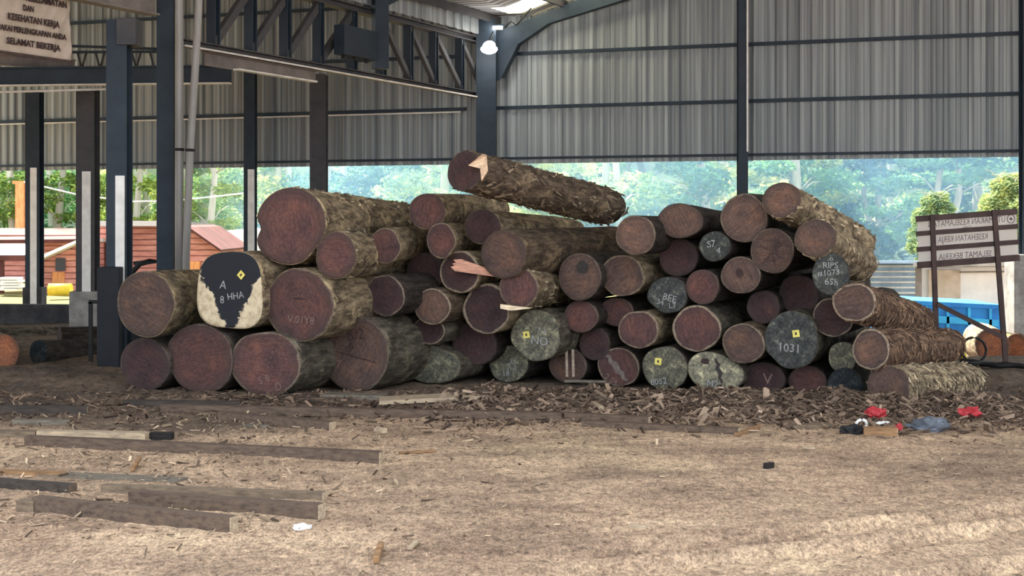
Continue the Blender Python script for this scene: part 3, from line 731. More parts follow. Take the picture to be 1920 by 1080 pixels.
log(1005, 629, 46, 48, 'grey log with yellow tag and chalk marks above the scribbled grey log', 'grey', 'g', rim=.3, tagpos=(-17, 1, -.15), texts=(('NO', 8, -10, 22), ('7 4', 12, 8, 15)), shape=angular)
log(1089, 594, 33, 30, 'plain brick-red log above the split-ended small log', 'red', 'd', dy=.15, rim=.3)
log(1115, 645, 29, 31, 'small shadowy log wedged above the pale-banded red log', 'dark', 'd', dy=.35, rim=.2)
log(1156, 585, 32, 27, 'small red log tucked between the plain brick-red log and the bark-rimmed one', 'red', 'd', dy=.4, rim=.3)
log(1197, 618, 38, 35, 'red log with thick pale bark along its side, above the grey-green tagged one', 'red', 'p', rim=.7)
log(1306, 616, 45, 44, 'round red log with pale rim, directly above the pale rotten log', 'red', 'g', rim=.9)
log(1394, 644, 39, 38, 'golden-brown round log standing out between the pale-rimmed and tagged black logs', 'brown', 'n', dy=-.1, rim=.6)
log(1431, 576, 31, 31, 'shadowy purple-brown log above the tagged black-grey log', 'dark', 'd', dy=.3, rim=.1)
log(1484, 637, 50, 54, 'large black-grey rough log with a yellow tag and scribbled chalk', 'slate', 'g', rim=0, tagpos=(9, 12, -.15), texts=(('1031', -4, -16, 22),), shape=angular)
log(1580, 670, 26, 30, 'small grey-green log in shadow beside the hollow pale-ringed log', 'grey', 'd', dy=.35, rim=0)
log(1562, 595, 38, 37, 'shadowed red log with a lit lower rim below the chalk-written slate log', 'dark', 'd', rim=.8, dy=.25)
log(1633, 655, 34, 39, 'log with broad pale ring and stringy bark, second from ground by the signboard', 'brown', 's', shag=800, stringy=True, Y=15.75, far=(1782, 648), Y2=17.3, taper=.86, rim=1, rough=.03)
# third layer
log(630, 479, 37, 45, 'red log with lichen-white bark lying over the large cracked red log', 'red', 'p', shag=200, Y=16.5, far=(790, 478), Y2=19.4, taper=.9, rim=.1)
log(797, 511, 36, 38, 'very dark log set back behind the splintered log', 'dark', 'd', dy=.6, rim=0)
log(862, 510, 37, 40, 'dark log with a pale rim and a torn splinter across its end', 'dark', 'p', rim=.9)
log(973, 540, 36, 38, 'bright red log with crusty bark and a splinter at its lower edge', 'red', 'p', shag=200, Y=17.0, far=(1085, 534), Y2=19.4, rim=.5)
log(1087, 519, 40, 45, 'round greenish-brown log with a dark stain beside the bright red one', 'brown', 'd', rim=.3, marks=(('disc', 6, 18, 12, 13, 'ink3', 'dark_stain'),))
log(1167, 517, 40, 39, 'brown log with torn pale bark on its side, behind the greenish-brown log', 'brown', 'p', rim=.6, dy=.1)
log(1252, 553, 37, 34, 'slate-dark angular log with white chalk lettering mid-pile', 'slate', 'd', rim=0, shape=angular, texts=(('BEE', 4, -6, 18, 'chalk', -.25), ('L7', 10, -20, 15), ('34', -14, -14, 14)))
log(1317, 538, 31, 33, 'smooth plain red log beside the angular chalk-lettered slate log', 'red', 'd', rim=.25)
log(1389, 516, 37, 35, 'red log with a dark knot at its centre, under the ring-ended log', 'brown', 'd', rim=.5, marks=(('disc', -2, 4, 7, 8, 'ink', 'dark_knot'),))
log(1498, 553, 37, 38, 'almost hidden black log behind the slate log with three chalk lines', 'dark', 'd', dy=.6, rim=0)
log(1557, 514, 34, 39, 'slate-black log with three lines of white chalk numbers', 'slate', 'd', Y=15.95, far=(1568, 506), Y2=17.9, rim=.1, texts=(('RIPS', 0, 16, 16), ('#1073', -3, 2, 16), ('65h', 2, -15, 17), ('o', 2, 29, 13)))
log(1602, 567, 40, 36, 'log with orange inner rim and shaggy bark, third from ground by the signboard', 'brown', 's', shag=800, stringy=True, Y=15.8, far=(1720, 603), Y2=17.5, taper=.9, rim=1, rough=.035)
# upper layer
log(545, 424, 64, 75, 'huge double-lobed red log on top of the pile by the pipes', 'red', 'p', shag=350, Y=16.7, far=(775, 424), Y2=20.0, taper=.66, rim=.1, shape=lobes, rough=.035)
log(722, 461, 29, 33, 'short log with smooth tan bark next to the lichen-white log', 'red', 'p', far=(825, 450), Y2=19.6, rim=.5)
log(801, 396, 34, 34, 'smooth round red log on the top layer with a tan side', 'red', 'p', far=(930, 393), Y2=20.2, rim=.1)
log(827, 451, 27, 33, 'small red log below the smooth round top log', 'red', 'p', far=(930, 444), Y2=20.2, rim=.6, dy=-.1)
log(905, 425, 34, 33, 'dark-ended log with long ribbed tan bark beneath the topmost log', 'dark', 'p', far=(1072, 436), Y2=20.0, rim=.15)
log(944, 477, 43, 45, 'broad brown log lying long and level below the ribbed tan one', 'brown', 'n', Y=17.0, far=(1165, 463), Y2=19.6, rim=.05, taper=.98)
log(1192, 441, 38, 37, 'round golden-brown log at the lower end of the topmost log', 'brown', 'd', Y=16.9, rim=.5)
log(1275, 414, 42, 33, 'broad smooth brown log on the top layer with a rounded shoulder', 'brown', 'd', far=(1375, 425), Y2=19.6, rim=0, taper=.85)
log(1272, 483, 37, 35, 'shadowy red log directly under the broad smooth brown top log', 'dark', 'd', dy=.3, rim=0)
log(1340, 462, 29, 28, 'small dark log with white chalk scrawl below the ring-ended log', 'slate', 'd', rim=0, texts=(('S7', -6, 4, 18), ('4', 8, -8, 16)))
log(1395, 409, 44, 45, 'round ring-ended brown log on top in front of the slim wall post', 'brown', 'd', rim=.5)
log(1448, 470, 41, 42, 'radially cracked red log below the ring-ended top log', 'brown', 'd', rim=.4, marks=(('line', 0, -2, -20, -26, 2, 'ink', 'radial_crack'), ('line', 0, -2, 6, -32, 2, 'ink', 'radial_crack'), ('line', 0, -2, 26, -18, 2, 'ink', 'radial_crack'), ('line', 0, 0, 24, 14, 1.6, 'ink', 'radial_crack'), ('line', -2, 0, -26, 10, 1.6, 'ink', 'radial_crack'),))
log(1466, 375, 34, 34, 'topmost long brown log sloping down to a knobbed end by the signboard', 'brown', 'p', shag=350, Y=16.3, far=(1612, 456), Y2=18.4, rim=.05, taper=.95, rough=.035)
log(1529, 447, 37, 36, 'smooth red-ended log with yellowish bark under the sloping topmost one', 'brown', 'p', shag=300, stringy=True, Y=16.0, far=(1612, 496), Y2=18.0, rim=0, taper=1.0, rough=.03)
topm = log(872, 320, 32, 38, 'topmost mottled log with a dark end and flaking bark, lying across the pile', 'dark', 'n', shag=500, Y=16.3, far=(1142, 388), Y2=18.4, rim=.2, taper=1.02, rough=.04)

def splinter(name, pts, w, h, mat, label, cat, color):
    b = MB()
    for a, c in zip(pts, pts[1:]): b.bar(a, c, w, h, (0, -1, .3))
    return tag(b.build(name, mat, color=color), label, cat)
Yk = lerp(YT, 862) - .12
b = MB()
for dx, dyy in ((0, 0), (-3, 6), (2, -7)):
    b.prism([P(848 + dx, 494 + dyy, Yk), P(865, 490 + dyy * .6, Yk), P(940, 512, Yk - .05), P(938, 520, Yk - .05), P(856 + dx, 502 + dyy, Yk)], (0, -.035 - .004 * abs(dx), 0))
tag(b.build('torn_splinter', 'timber', color=(.5, .27, .2)), 'pink torn splinter jutting across the dark pale-rimmed log', 'splinter')
b = MB().prism([P(938, 570, 16.9), P(962, 573, 16.9), P(998, 577, 16.9), P(960, 582, 16.9), P(938, 578, 16.9)], (0, -.05, 0))
tag(b.build('torn_splinter', 'timber', color=(.75, .62, .45)), 'cream splinter at the lower edge of the bright red crusty log', 'splinter')
b = MB().prism([P(905, 288, 16.1), P(878, 310, 16.12), P(900, 316, 16.1), P(903, 340, 16.12), P(915, 320, 16.15), P(912, 290, 16.15)], (0, .08, 0))
tag(b.build('torn_splinter', 'timber', color=(.62, .45, .32)), 'pale torn bark hooked over the dark end of the topmost log', 'splinter')
for dx, w_ in ((0, 3), (12, 3.5)):
    b = MB(); b.bar(P(1062 + dx, 655, 17.7), P(1063 + dx, 706, 17.7), .04, .03)
    tag(b.build('standing_slab', 'timber', color=(.35, .28, .23)), ('first' if dx == 0 else 'second') + ' upright grey slab against the split-ended small ground log', 'slab')

# logs lying apart from the pile
log(8, 661, 27, 34, 'orange-ended log lying alone at the frame edge before the low dark wall', 'orange', 's', Y=19.8, far=(-40, 640), Y2=23, rim=.3, group='loose logs by the low wall')
log(72, 660, 16, 22, 'dark-ended grey log lying by the boxed column foot', 'black', 'd', Y=20.6, far=(178, 656), Y2=22.0, rim=.1, taper=1.0, group='loose logs by the low wall')
log(-70, 628, 8, 15, 'long log lying crosswise with a pale upper edge before the low dark wall', 'dark', 'g', Y=24.6, far=(118, 628), Y2=25.6, rim=.1, taper=1.0, group='loose logs by the low wall')
log(112, 630, 9, 17, 'dark log lying crosswise beneath the concrete column pedestal', 'dark', 'd', Y=24.4, far=(215, 628), Y2=24.9, rim=.1, taper=1.0, group='loose logs by the low wall')
log(1862, 650, 31, 34, 'orange-ended pale log standing in daylight behind the signboard post', 'orange', 'p', Y=26.0, far=(1836, 640), Y2=27.6, taper=1.12, rim=.1, group='loose logs behind the signboard')
log(1905, 655, 22, 30, 'reddish log partly behind the grey concrete foot of the wall post', 'orange', 's', Y=26.6, far=(1935, 640), Y2=28.0, rim=.2, group='loose logs behind the signboard')

# ------------------------------------------------------------------ timbers and boards on the ground
TC = {'b': (.115, .083, .064), 'm': (.17, .13, .095), 'p': (.40, .32, .23), 'd': (.055, .045, .04), 'g': (.16, .14, .115), 'o': (.27, .16, .085), 'k': (.02, .018, .018)}
def timber(lx, ly, rx, ry, h, w, label, col='m', endcol=None, lift=0.0, cat='timber'):
    a, b_ = G(lx, ly), G(rx, ry)
    d = (b_ - a).normalized(); back = Vector((-d.y, d.x, 0))
    L = (b_ - a).length; n = max(4, int(L / .35)); n = min(n, 14)
    za = min(gz(a.x, a.y), gz(a.x + back.x * w, a.y + back.y * w)); zb = min(gz(b_.x, b_.y), gz(b_.x + back.x * w, b_.y + back.y * w))
    zs = [gz(*(a.lerp(b_, i / 8) + back * w / 2).xy) for i in range(9)]
    lo = sum(zs) / 9
    mb = MB(); sd = lx * .013 + ly
    for i in range(n + 1):
        p = a.lerp(b_, i / n); z0 = (za + (zb - za) * i / n) * .5 + lo * .5 - .008 + lift
        j = .004
        for (o1, o2) in ((0, 0), (w, 0), (w, h), (0, h)):
            e = Vector((nz(i * 1.7, sd, 1, o1 * 9), nz(i * 2.1, sd, 1, 4 + o2 * 7), nz(i * 1.3, sd, 1, 8 + o1 + o2))) * j
            mb.v.append(Vector((p.x, p.y, z0)) + back * o1 + Vector((0, 0, o2)) + e)
    for i in range(n):
        for q in range(4):
            mb.f.append((4 * i + q, 4 * i + (q + 1) % 4, 4 * i + 4 + (q + 1) % 4, 4 * i + 4 + q)); mb.sm.append(False)
    mb.f += [(3, 2, 1, 0), tuple(4 * n + q for q in range(4))]; mb.sm += [False, False]
    o = mb.build('squared_timber' if h > .045 else 'board', 'timber', color=TC[col]); tag(o, label, cat, 'timbers lying on the dirt')
    if endcol:
        c = mb.v[-4:]; m_ = MB(); e = d * .004
        m_.add([v + e for v in c] + [v - e for v in c], [(0, 1, 2, 3), (7, 6, 5, 4), (0, 4, 5, 1), (1, 5, 6, 2), (2, 6, 7, 3), (3, 7, 4, 0)])
        ctr = sum(c, Vector()) / 4; m_.v = [ctr + (v - ctr) * .97 + d * .003 for v in m_.v]
        q_ = m_.build('sawn_end', 'timber', o); q_.data.transform(Matrix.Identity(4))
        # bring the part into the timber's own frame
        q_.color = (*TC[endcol], 1)
    return o
timber(60, 963, 430, 1003, .108, .09, 'nearest squared timber, brown, lying lowest in view with a pale sawn end', 'b', 'p')
timber(30, 962, 62, 964, .085, .12, 'short offcut butted against the far end of the nearest timber', 'm', None)
timber(240, 948, 596, 976, .104, .09, 'squared timber second nearest, with a reddish side', 'b', 'p')
timber(188, 926, 604, 941, .062, .09, 'greyer timber lying just behind the reddish-sided one', 'm', 'p')
timber(-70, 910, 129, 926, .066, .09, 'dark timber running out of the frame beside the nearest timber', 'd', 'b')
timber(-70, 888, 118, 894, .04, .10, 'thin orange-edged board with chips piled against it', 'o', 'p', cat='board')
timber(70, 893, 330, 906, .022, .2, 'flat grey board half buried in dirt behind the dark timber', 'g', None, cat='board')
timber(45, 836, 711, 866, .096, .10, 'longest near timber, grey-brown, ending in a pale square end', 'b', 'p')
timber(68, 824, 272, 828, .085, .12, 'pale topped timber lying against the longest near timber', 'p', None)
timber(-60, 823, 66, 823, .072, .10, 'brown timber end with a dark hollow, at the frame edge', 'm', 'k')
timber(272, 825, 321, 825, .068, .10, 'short black block behind the longest near timber', 'k', 'k', cat='block')
timber(-60, 778, 163, 778, .086, .10, 'dark timber at the frame edge near the heap by the column foot', 'd', 'm')
timber(22, 797, 128, 797, .055, .10, 'short grey timber just before the dark timber by the heap', 'g', 'm')
timber(408, 787, 617, 806, .086, .10, 'medium timber with a pale end, below the biggest round log', 'b', 'p')
timber(300, 775, 1053, 790, .085, .10, 'longest timber edging the debris along the foot of the pile', 'b', None)
timber(1058, 791, 1216, 799, .09, .10, 'timber with a white sawn end in line with the longest edging timber', 'b', 'p')
timber(1090, 802, 1384, 817, .066, .09, 'slim timber lying before the white-ended one, at the edge of the debris', 'b', 'p')
timber(230, 768, 450, 769, .065, .12, 'blackened timber along the foot of the ground logs by the column', 'd', None)
timber(711, 767, 915, 765, .045, .4, 'broad pale slab lying flat before the grey dome-shaped log', 'p', None, cat='board')
timber(600, 752, 720, 757, .05, .25, 'weathered slab under the edge of the biggest round log', 'g', None, cat='board')
timber(1620, 817, 1682, 818, .085, .11, 'orange-brown block among the plastic litter', 'o', 'p', cat='block')
timber(1487, 806, 1560, 802, .05, .12, 'short tan board between the slim timber and the plastic litter', 'm', None, cat='board')
timber(455, 800, 500, 802, .03, .08, 'small board offcut before the medium timber with a pale end', 'g', None, cat='board')
def stick(p0, p1, w, h, label, col, cat='stick'):
    b = MB(); b.bar(p0, p1, w, h)
    return tag(b.build('wood_stick', 'timber', color=TC[col], bevel=.004), label, cat, 'loose sticks on the ground')
def Gm(px, py, up=0):
    p = G(px, py)
    for _ in range(6):
        z = gz(p.x, p.y); p = P(px, py, (CH - z) * F / (py - HY))
    p.z += up; return p
stick(Gm(1066, 735, .05), Gm(1128, 772, .04), .05, .035, 'pale stick slanting down the debris bank before the split-ended log', 'p')
stick(Gm(1058, 722, .05), Gm(1190, 724, .05), .06, .03, 'long flat lath at the crest of the debris under the pale-banded log', 'g')
stick(Gm(1268, 760, .04), Gm(1262, 786, .02), .04, .03, 'short upright-leaning stick in the debris before the grey-green tagged log', 'm')
stick(Gm(705, 1060, .03), Gm(714, 1030, .03), .035, .04, 'orange wood chunk alone in the near dirt', 'o')
stick(Gm(768, 1032, .012), Gm(782, 1018, .012), .03, .02, 'small pale chip beside the orange wood chunk', 'p')
stick(Gm(1180, 990, .012), Gm(1212, 992, .012), .04, .03, 'tan chip lying alone in the near dirt among wheel tracks', 'p')
stick(Gm(1506, 842, .012), Gm(1528, 843, .012), .03, .02, 'white sliver of wood on bare dirt beyond the slim timber', 'p')
stick(Gm(1435, 879, .02), Gm(1448, 877, .02), .045, .05, 'black lump lying alone on the bare dirt', 'k')
stick(Gm(1380, 819, .02), Gm(1424, 805, .03), .035, .03, 'yellowish stick at the end of the slim timber', 'o')
stick(Gm(748, 852, .012), Gm(815, 848, .012), .04, .02, 'yellowish lath lying beyond the pale square timber end', 'o')
stick(Gm(248, 886, .02), Gm(262, 870, .05), .03, .03, 'small orange splinter standing on the half-buried board', 'o')
stick(Gm(705, 808, .02), Gm(722, 812, .02), .05, .05, 'small white and dark chunk on the dirt right of the medium timber', 'p')

# loose debris nobody could count
def chips(name, n, fn, sz, label, seed, col):
    r = random.Random(seed); mb = MB()
    for _ in range(n):
        p = fn(r)
        if p is None: continue
        x, y = p
        L = r.uniform(*sz) * r.choice((1, 1, 1.6, 2.4)); W, H = L * r.uniform(.08, .3), L * r.uniform(.05, .13)
        R = Matrix.Rotation(r.uniform(0, 6.28), 3, 'Z') @ Matrix.Rotation(r.gauss(0, .4), 3, 'Y') @ Matrix.Rotation(r.gauss(0, .4), 3, 'X')
        mb.box((x, y, gz(x, y) + r.uniform(.0, .02)), (L, W, H), R)
    return tag(mb.build(name, 'chips', color=col), label, 'debris', kind='stuff')
def f_bank(r):
    x = r.uniform(-7, 6.2); y = r.gauss(15.6, .75) - .12 * max(0, x - 2)
    if y > 17.4: return None
    keep = .35 + .65 * sm(-1.5, .5, x)
    if r.random() > keep: return None
    return x, y
chips('bark_debris', 13000, f_bank, (.02, .07), 'dark bark scraps and splinters banked along the foot of the log pile', 11, (.15, .108, .08))
def f_bank2(r):
    x = r.uniform(-.8, 5.4); y = r.gauss(15.4, .6) - .12 * max(0, x - 2)
    return (x, y) if y < 16.8 else None
chips('splinter_debris', 3000, f_bank2, (.03, .10), 'pale splinters on top of the debris bank', 12, (.2, .15, .115))
def f_open(r):
    y = 6.8 + 9.2 * r.random() ** 1.1; x = r.uniform(-.36, .37) * y
    if x > 0 and y < 11 and r.random() < .5: return None
    return x, y
chips('wood_chips', 3200, f_open, (.006, .02), 'small wood chips scattered over the open dirt', 13, (.36, .28, .2))
def f_left(r):
    return r.gauss(-3.2, 1.6), r.uniform(9.2, 15)
chips('chip_litter', 2200, f_left, (.012, .05), 'chips and splinters littered between the squared timbers', 14, (.3, .235, .17))
# plastic litter
def crumple(name, px, py, s, mat, label, cat='litter', flat=.5):
    c = Gm(px, py, 0); bm = bmesh.new(); bmesh.ops.create_icosphere(bm, subdivisions=3, radius=1)
    mb = MB(); vs = [v.co.copy() for v in bm.verts]; fs = [tuple(v.index for v in f.verts) for f in bm.faces]; bm.free()
    sd = px * .1
    for v in vs:
        k_ = 1 + .55 * mnoise.noise(v * 1.7 + Vector((sd, 0, 0))) + .3 * mnoise.noise(v * 4 + Vector((sd, 3, 0)))
        mb.v.append(c + Vector((v.x * s[0] * k_, v.y * s[1] * k_, max(-.02, (v.z + .6) * s[2] * k_))))
    mb.f = fs; mb.sm = [False] * len(fs)
    return tag(mb.build(name, mat), label, cat, 'plastic litter in the debris')
crumple('plastic_bag', 1640, 782, (.10, .08, .06), 'redplastic', 'crumpled red plastic bag before the shaggy squarish log')
crumple('plastic_bag', 1820, 783, (.11, .09, .06), 'redplastic', 'crumpled red plastic bag furthest along the bank towards the signboard')
crumple('plastic_bag', 1742, 808, (.17, .12, .07), 'greyplastic', 'dark grey plastic sheet crumpled between the two red bags')
crumple('plastic_bag', 1602, 814, (.12, .08, .05), 'rubber', 'black plastic scrap beside the white ring')
crumple('plastic_bag', 1650, 797, (.07, .05, .025), 'white', 'thin white plastic scrap behind the orange-brown block')
crumple('plastic_bag', 1684, 812, (.035, .03, .05), 'redplastic', 'small red plastic piece at the end of the orange-brown block')
crumple('plastic_bag', 565, 992, (.06, .05, .018), 'white', 'pinkish white litter scrap by the end of the reddish-sided timber')
rg = thing('plastic_ring', Gm(1615, 806), 'white plastic ring lying among the black scraps', 'ring', 'plastic litter in the debris')
c = Gm(1615, 806, .05); b = MB(); b.tube([c + Vector((.05 * math.cos(q * .4488), -.02 * math.sin(q * .4488), .05 * math.sin(q * .4488))) for q in range(15)], .014, 8).build('rim', 'white', rg)

# ------------------------------------------------------------------ signboard on posts (seen from behind, lettering shows reversed)
sb = thing('signboard', G(1887, 690), 'tilted white signboard on two leaning posts, seen from behind with reversed lettering', 'sign')
YS = 19.6
def S(px, py, off=0): return P(px, py, YS + off)
c = [(1719, 408), (1905, 394), (1910, 486), (1722, 500)]
def sq(u, v):       # u from left to right, v from top to bottom
    x = (c[0][0] * (1 - u) + c[1][0] * u) * (1 - v) + (c[3][0] * (1 - u) + c[2][0] * u) * v
    y = (c[0][1] * (1 - u) + c[1][1] * u) * (1 - v) + (c[3][1] * (1 - u) + c[2][1] * u) * v
    return x, y
b = MB(); nu = 24
for j in range(9):
    for i in range(nu + 1):
        u, v = i / nu, j / 8; b.v.append(S(*sq(u, v), .03 + .008 * math.sin(u * 19 + v * 3)))
for j in range(8):
    for i in range(nu):
        a = j * (nu + 1) + i; b.f.append((a, a + 1, a + nu + 2, a + nu + 1)); b.sm.append(True)
b.build('sheet', 'banner2', sb)
for v, hpx in ((.03, 11), (.33, 9), (.65, 9), (.97, 12)):
    b = MB().bar(S(*sq(-.01, v)), S(*sq(1.01, v)), .03, hpx / F * YS); b.build('slat', 'frame', sb)
for x0, y0, x1, y1, lab in ((1748, 402, 1757, 640, 0), (1864, 393, 1887, 690, 1)):
    a = S(x0, y0, -.04); b_ = S(x1, y1, -.04)
    if lab == 0:
        b_ = S(1758, 690, -.04)
    b_.z = gz(b_.x, b_.y) - .05
    MB().bar(a, b_, .062, .05, (0, -1, 0)).build('post', 'frame', sb)
MB().bar(S(1757, 570, -.07), S(1884, 634, -.07), .045, .06, (0, 0, 1)).build('brace', 'frame', sb)
ax = (S(*sq(1, .5)) - S(*sq(0, .5))).normalized()
for body, u, v, size, wd in (('UTAMAKAN KESELAMATAN', .50, .165, .115, 1.02), ('DAN', .50, .275, .05, .1), ('KESEHATAN KERJA', .455, .49, .115, .66), ('SELAMAT BEKERJA', .47, .84, .115, .7)):
    o_ = S(*sq(u, v), .018)
    q = text_mb(body, size, basis(o_, -ax, Vector((0, 0, 1)), Vector((0, -1, 0))), .001, width=wd); q.build('reversed_lettering', 'ink2', sb)
o_ = S(*sq(.945, .17), .018); b = MB()
b.tube([o_ + Vector((.05 * math.cos(q * .35), 0, .055 * math.sin(q * .35))) for q in range(19)], .006, 6)
b.box(o_, (.05, .004, .016)); b.box(o_, (.016, .004, .05)); b.build('round_emblem', 'ink2', sb)

# cable on the ground, hoop, concrete
def Gy(px, Y, up=0):
    x = (px - 960) / F * Y; return Vector((x, Y, gz(x, Y) + up))
for i, (dx, lab) in enumerate(((0, 'thick black cable trailing over the ground at the signboard post foot'), (1, 'second black cable looping just nearer than the first by the signboard post'))):
    pts = [Gy(1800 + 14 * q + dx * 5, 19.9 - .11 * q - .3 * dx + .12 * math.sin(q * .9 + dx), .05) for q in range(12)]
    tag(MB().tube(pts, .035, 8).build('ground_cable', 'rubber'), lab, 'cable')
hp = thing('rubber_hoop', Gy(1826, 20.6), 'thin black hoop leaning against the daylight-lit orange log', 'hoop')
cc = Gy(1826, 20.5, .16)
MB().tube([cc + Vector((.17 * math.cos(q * .3307), .03 * math.sin(q * .33), .17 * math.sin(q * .3307))) for q in range(20)], .018, 8).build('ring', 'rubber', hp)
tag(MB().tube([Gy(1806, 20.6, .0), Gy(1806, 20.6, .05), Gy(1806, 20.6, .13)], [.05, .06, .035], 12).build('yellow_can', 'yellow'), 'small yellow can beside the black hoop', 'can')

# black frame and rollover guard behind the log pile end
bf = thing('black_frame', Vector((P(175, 640, 20.6).x, 20.6, 0)), 'narrow black metal frame standing against the boxed column foot', 'frame')
for x in (170, 186): MB().bar(P(x, 566, 20.6), Vector((P(x, 600, 20.6).x, 20.6, -.02)), .05, .05, (0, 1, 0)).build('upright', 'rubber', bf)
MB().bar(P(167, 566, 20.6), P(190, 566, 20.6), .05, .05).build('top_bar', 'rubber', bf)
ld = thing('small_loader', Vector((P(265, 560, 24).x, 24, 0)), 'small loader with a curved black roll guard behind the rusty-ended log', 'loader')
def gd(off): return [P(x, y, 24 + off) for x, y in ((238, 560), (243, 530), (250, 508), (262, 495), (280, 490), (325, 489), (345, 492), (350, 560))]
MB().tube(gd(0), .045, 10).build('roll_guard', 'rubber', ld); MB().tube(gd(1.0), .045, 10).build('roll_guard', 'rubber', ld)
MB().box(P(295, 575, 24.5), (.95, 1.1, .45)).build('hood', 'yellow', ld, bevel=.05)
MB().box(P(272, 492, 24.5), (.16, .9, .06)).build('work_lights', 'rubber', ld)
for x in (258, 335):
    for off in (0, 1):
        cx = P(x, 560, 24 + off * 1.0); b = MB(); b.tube([Vector((cx.x, cx.y - .14, .36)), Vector((cx.x, cx.y + .14, .36))], .37, 22); b.build('wheel', 'rubber', ld)

# ------------------------------------------------------------------ outside: low wall, houses, truck
b = MB().prism([P(-160, 608, 28.2) * Vector((1, 1, 0)) + Vector((0, 0, -.1)), P(128, 608, 28.2) * Vector((1, 1, 0)) + Vector((0, 0, -.1)), P(128, 572, 28.2), P(-160, 570, 28.2)], (0, .3, 0))
struct(b.build('wall_low', 'darkconcrete'))
def plate(pts, Y, d): return MB().prism([P(x, y, Y) for x, y in pts], (0, d, 0))
ha = thing('red_house', P(110, 545, 41), 'red boarded house with a slanting white roof and one dark window', 'house')
plate([(62, 497), (145, 461), (160, 456), (160, 552), (62, 552)], 41, 4).build('boarded_wall', 'redboard', ha)
plate([(104, 484), (122, 484), (122, 508), (104, 508)], 40.95, .1).build('window', 'darkglass', ha)
plate([(98, 510), (120, 510), (120, 545), (98, 545)], 40.94, .1).build('door', 'orangeboard', ha)
b = MB().prism([P(-120, 480, 40.3), P(64, 480, 40.3), P(64, 457, 43.5), P(-120, 457, 43.5)], (0, 0, -.08)); b.build('porch_roof', 'white', ha)
b = MB().prism([P(58, 494, 40.5), P(152, 452, 40.5), P(152, 446, 40.5), P(58, 487, 40.5)], (0, 4.5, -.1)); b.build('slanting_roof', 'white', ha)
MB().bar(P(-120, 483, 40.25), P(52, 483, 40.25), .08, .14).build('fascia', 'redroof', ha)
for x in (3, 58): MB().bar(P(x, 484, 40.4), P(x, 550, 40.4), .12, .12, (0, 1, 0)).build('porch_post', 'redroof', ha)
hb = thing('long_red_house', P(40, 545, 49), 'long low red house with a dark ridge behind the white-roofed house', 'house')
plate([(-160, 440), (160, 440), (160, 540), (-160, 540)], 49, 4).build('boarded_wall', 'redboard', hb)
b = MB().add([P(-170, 458, 48.2), P(165, 455, 48.2), P(165, 434, 51), P(-170, 434, 51)], [(0, 1, 2, 3)]); o_ = b.build('roof', 'redroof', hb); q = o_.modifiers.new('t', 'SOLIDIFY'); q.thickness = .12
MB().bar(P(-170, 433, 51), P(165, 433, 51), .2, .12).build('ridge', 'frame', hb)
hc = thing('tall_red_house', P(235, 545, 43), 'taller red boarded house with flat dark eaves behind the boxed-foot column', 'house')
plate([(178, 422), (330, 422), (330, 552), (178, 552)], 43, 5).build('boarded_wall', 'redboard', hc)
b = MB().prism([P(170, 424, 42.4), P(338, 424, 42.4), P(338, 414, 43.5), P(170, 414, 43.5)], (0, 5, -.1)); b.build('roof', 'darkroof', hc)
plate([(196, 455), (198, 455), (198, 500), (196, 500)], 42.9, .1).build('corner_board', 'redroof', hc)
hd = thing('gabled_red_house', P(370, 545, 42), 'small red gabled house between the leaning pipe and the flaking log', 'house')
plate([(340, 428), (354, 430), (409, 468), (409, 552), (340, 552)], 42, 4).build('boarded_wall', 'redboard', hd)
b = MB().prism([P(338, 422, 41.6), P(354, 426, 41.6), P(414, 468, 41.6), P(414, 472, 41.6), P(354, 431, 41.6), P(338, 427, 41.6)], (0, 4.6, 0)); b.build('roof', 'redroof', hd)
plate([(340, 490), (374, 490), (374, 545), (340, 545)], 41.92, .1).build('lower_boards', 'orangeboard', hd)
he = thing('white_roofed_shed', P(430, 545, 50), 'low shed whose big white roof glares beside the slim pale-edged post', 'shed')
b = MB().prism([P(372, 474, 50), P(424, 432, 50), P(470, 428, 50), P(560, 470, 50)], (0, 5, 0)); b.build('roof', 'white', he)
plate([(380, 473), (550, 473), (550, 535), (380, 535)], 50.2, 4).build('walls', 'redboard', he)
# stacked boards in front of the porch
for i in range(5):
    b = MB().box(P(20 + (i % 2) * 4, 542 - i * 5, 39.4), (.5, .5, .055)); tag(b.build('stacked_board', 'white'), 'pale board in the little stack under the white-roofed porch', 'board', 'pale boards stacked by the porch')
b = MB().tube([P(92, 543, 38.5), P(134, 543, 38.5)], .16, 14); tag(b.build('yellow_drum', 'yellow'), 'yellow drum lying on the sunny ground before the red house', 'drum')
po = thing('timber_pole', P(39, 540, 52), 'tall orange timber pole rising behind the long low red house', 'pole')
MB().bar(P(39, 540, 53), P(39, 342, 53), .3, .3, (0, 1, 0)).build('post', 'orangeboard', po)
MB().bar(P(24, 342, 53), P(50, 342, 53), .1, .1).build('cross_arm', 'orangeboard', po)
for i, (pts, lab) in enumerate(((((45, 341), (150, 366), (250, 378), (330, 376), (470, 361)), 'pale overhead wire sagging from the timber pole past the columns'),)):
    tag(MB().tube([P(x, y, 52.5) for x, y in pts], .03, 6).build('overhead_wire', 'white'), lab, 'wire')
hw = thing('white_building', P(1815, 600, 36), 'overexposed white building with a beige panel behind the signboard', 'building')
def plate2(pts, Y, d): return MB().prism([P(x, y, Y) for x, y in pts], (d * .3, d, 0))
plate2([(1728, 500), (1990, 500), (1990, 640), (1728, 640)], 36, 5).build('wall', 'white', hw)
plate2([(1741, 506), (1801, 506), (1801, 600), (1741, 600)], 35.9, .12).build('beige_panel', 'banner', hw)
plate2([(1716, 500), (1728, 500), (1728, 640), (1716, 640)], 35.8, .3).build('corner_post', 'pale_steel', hw)
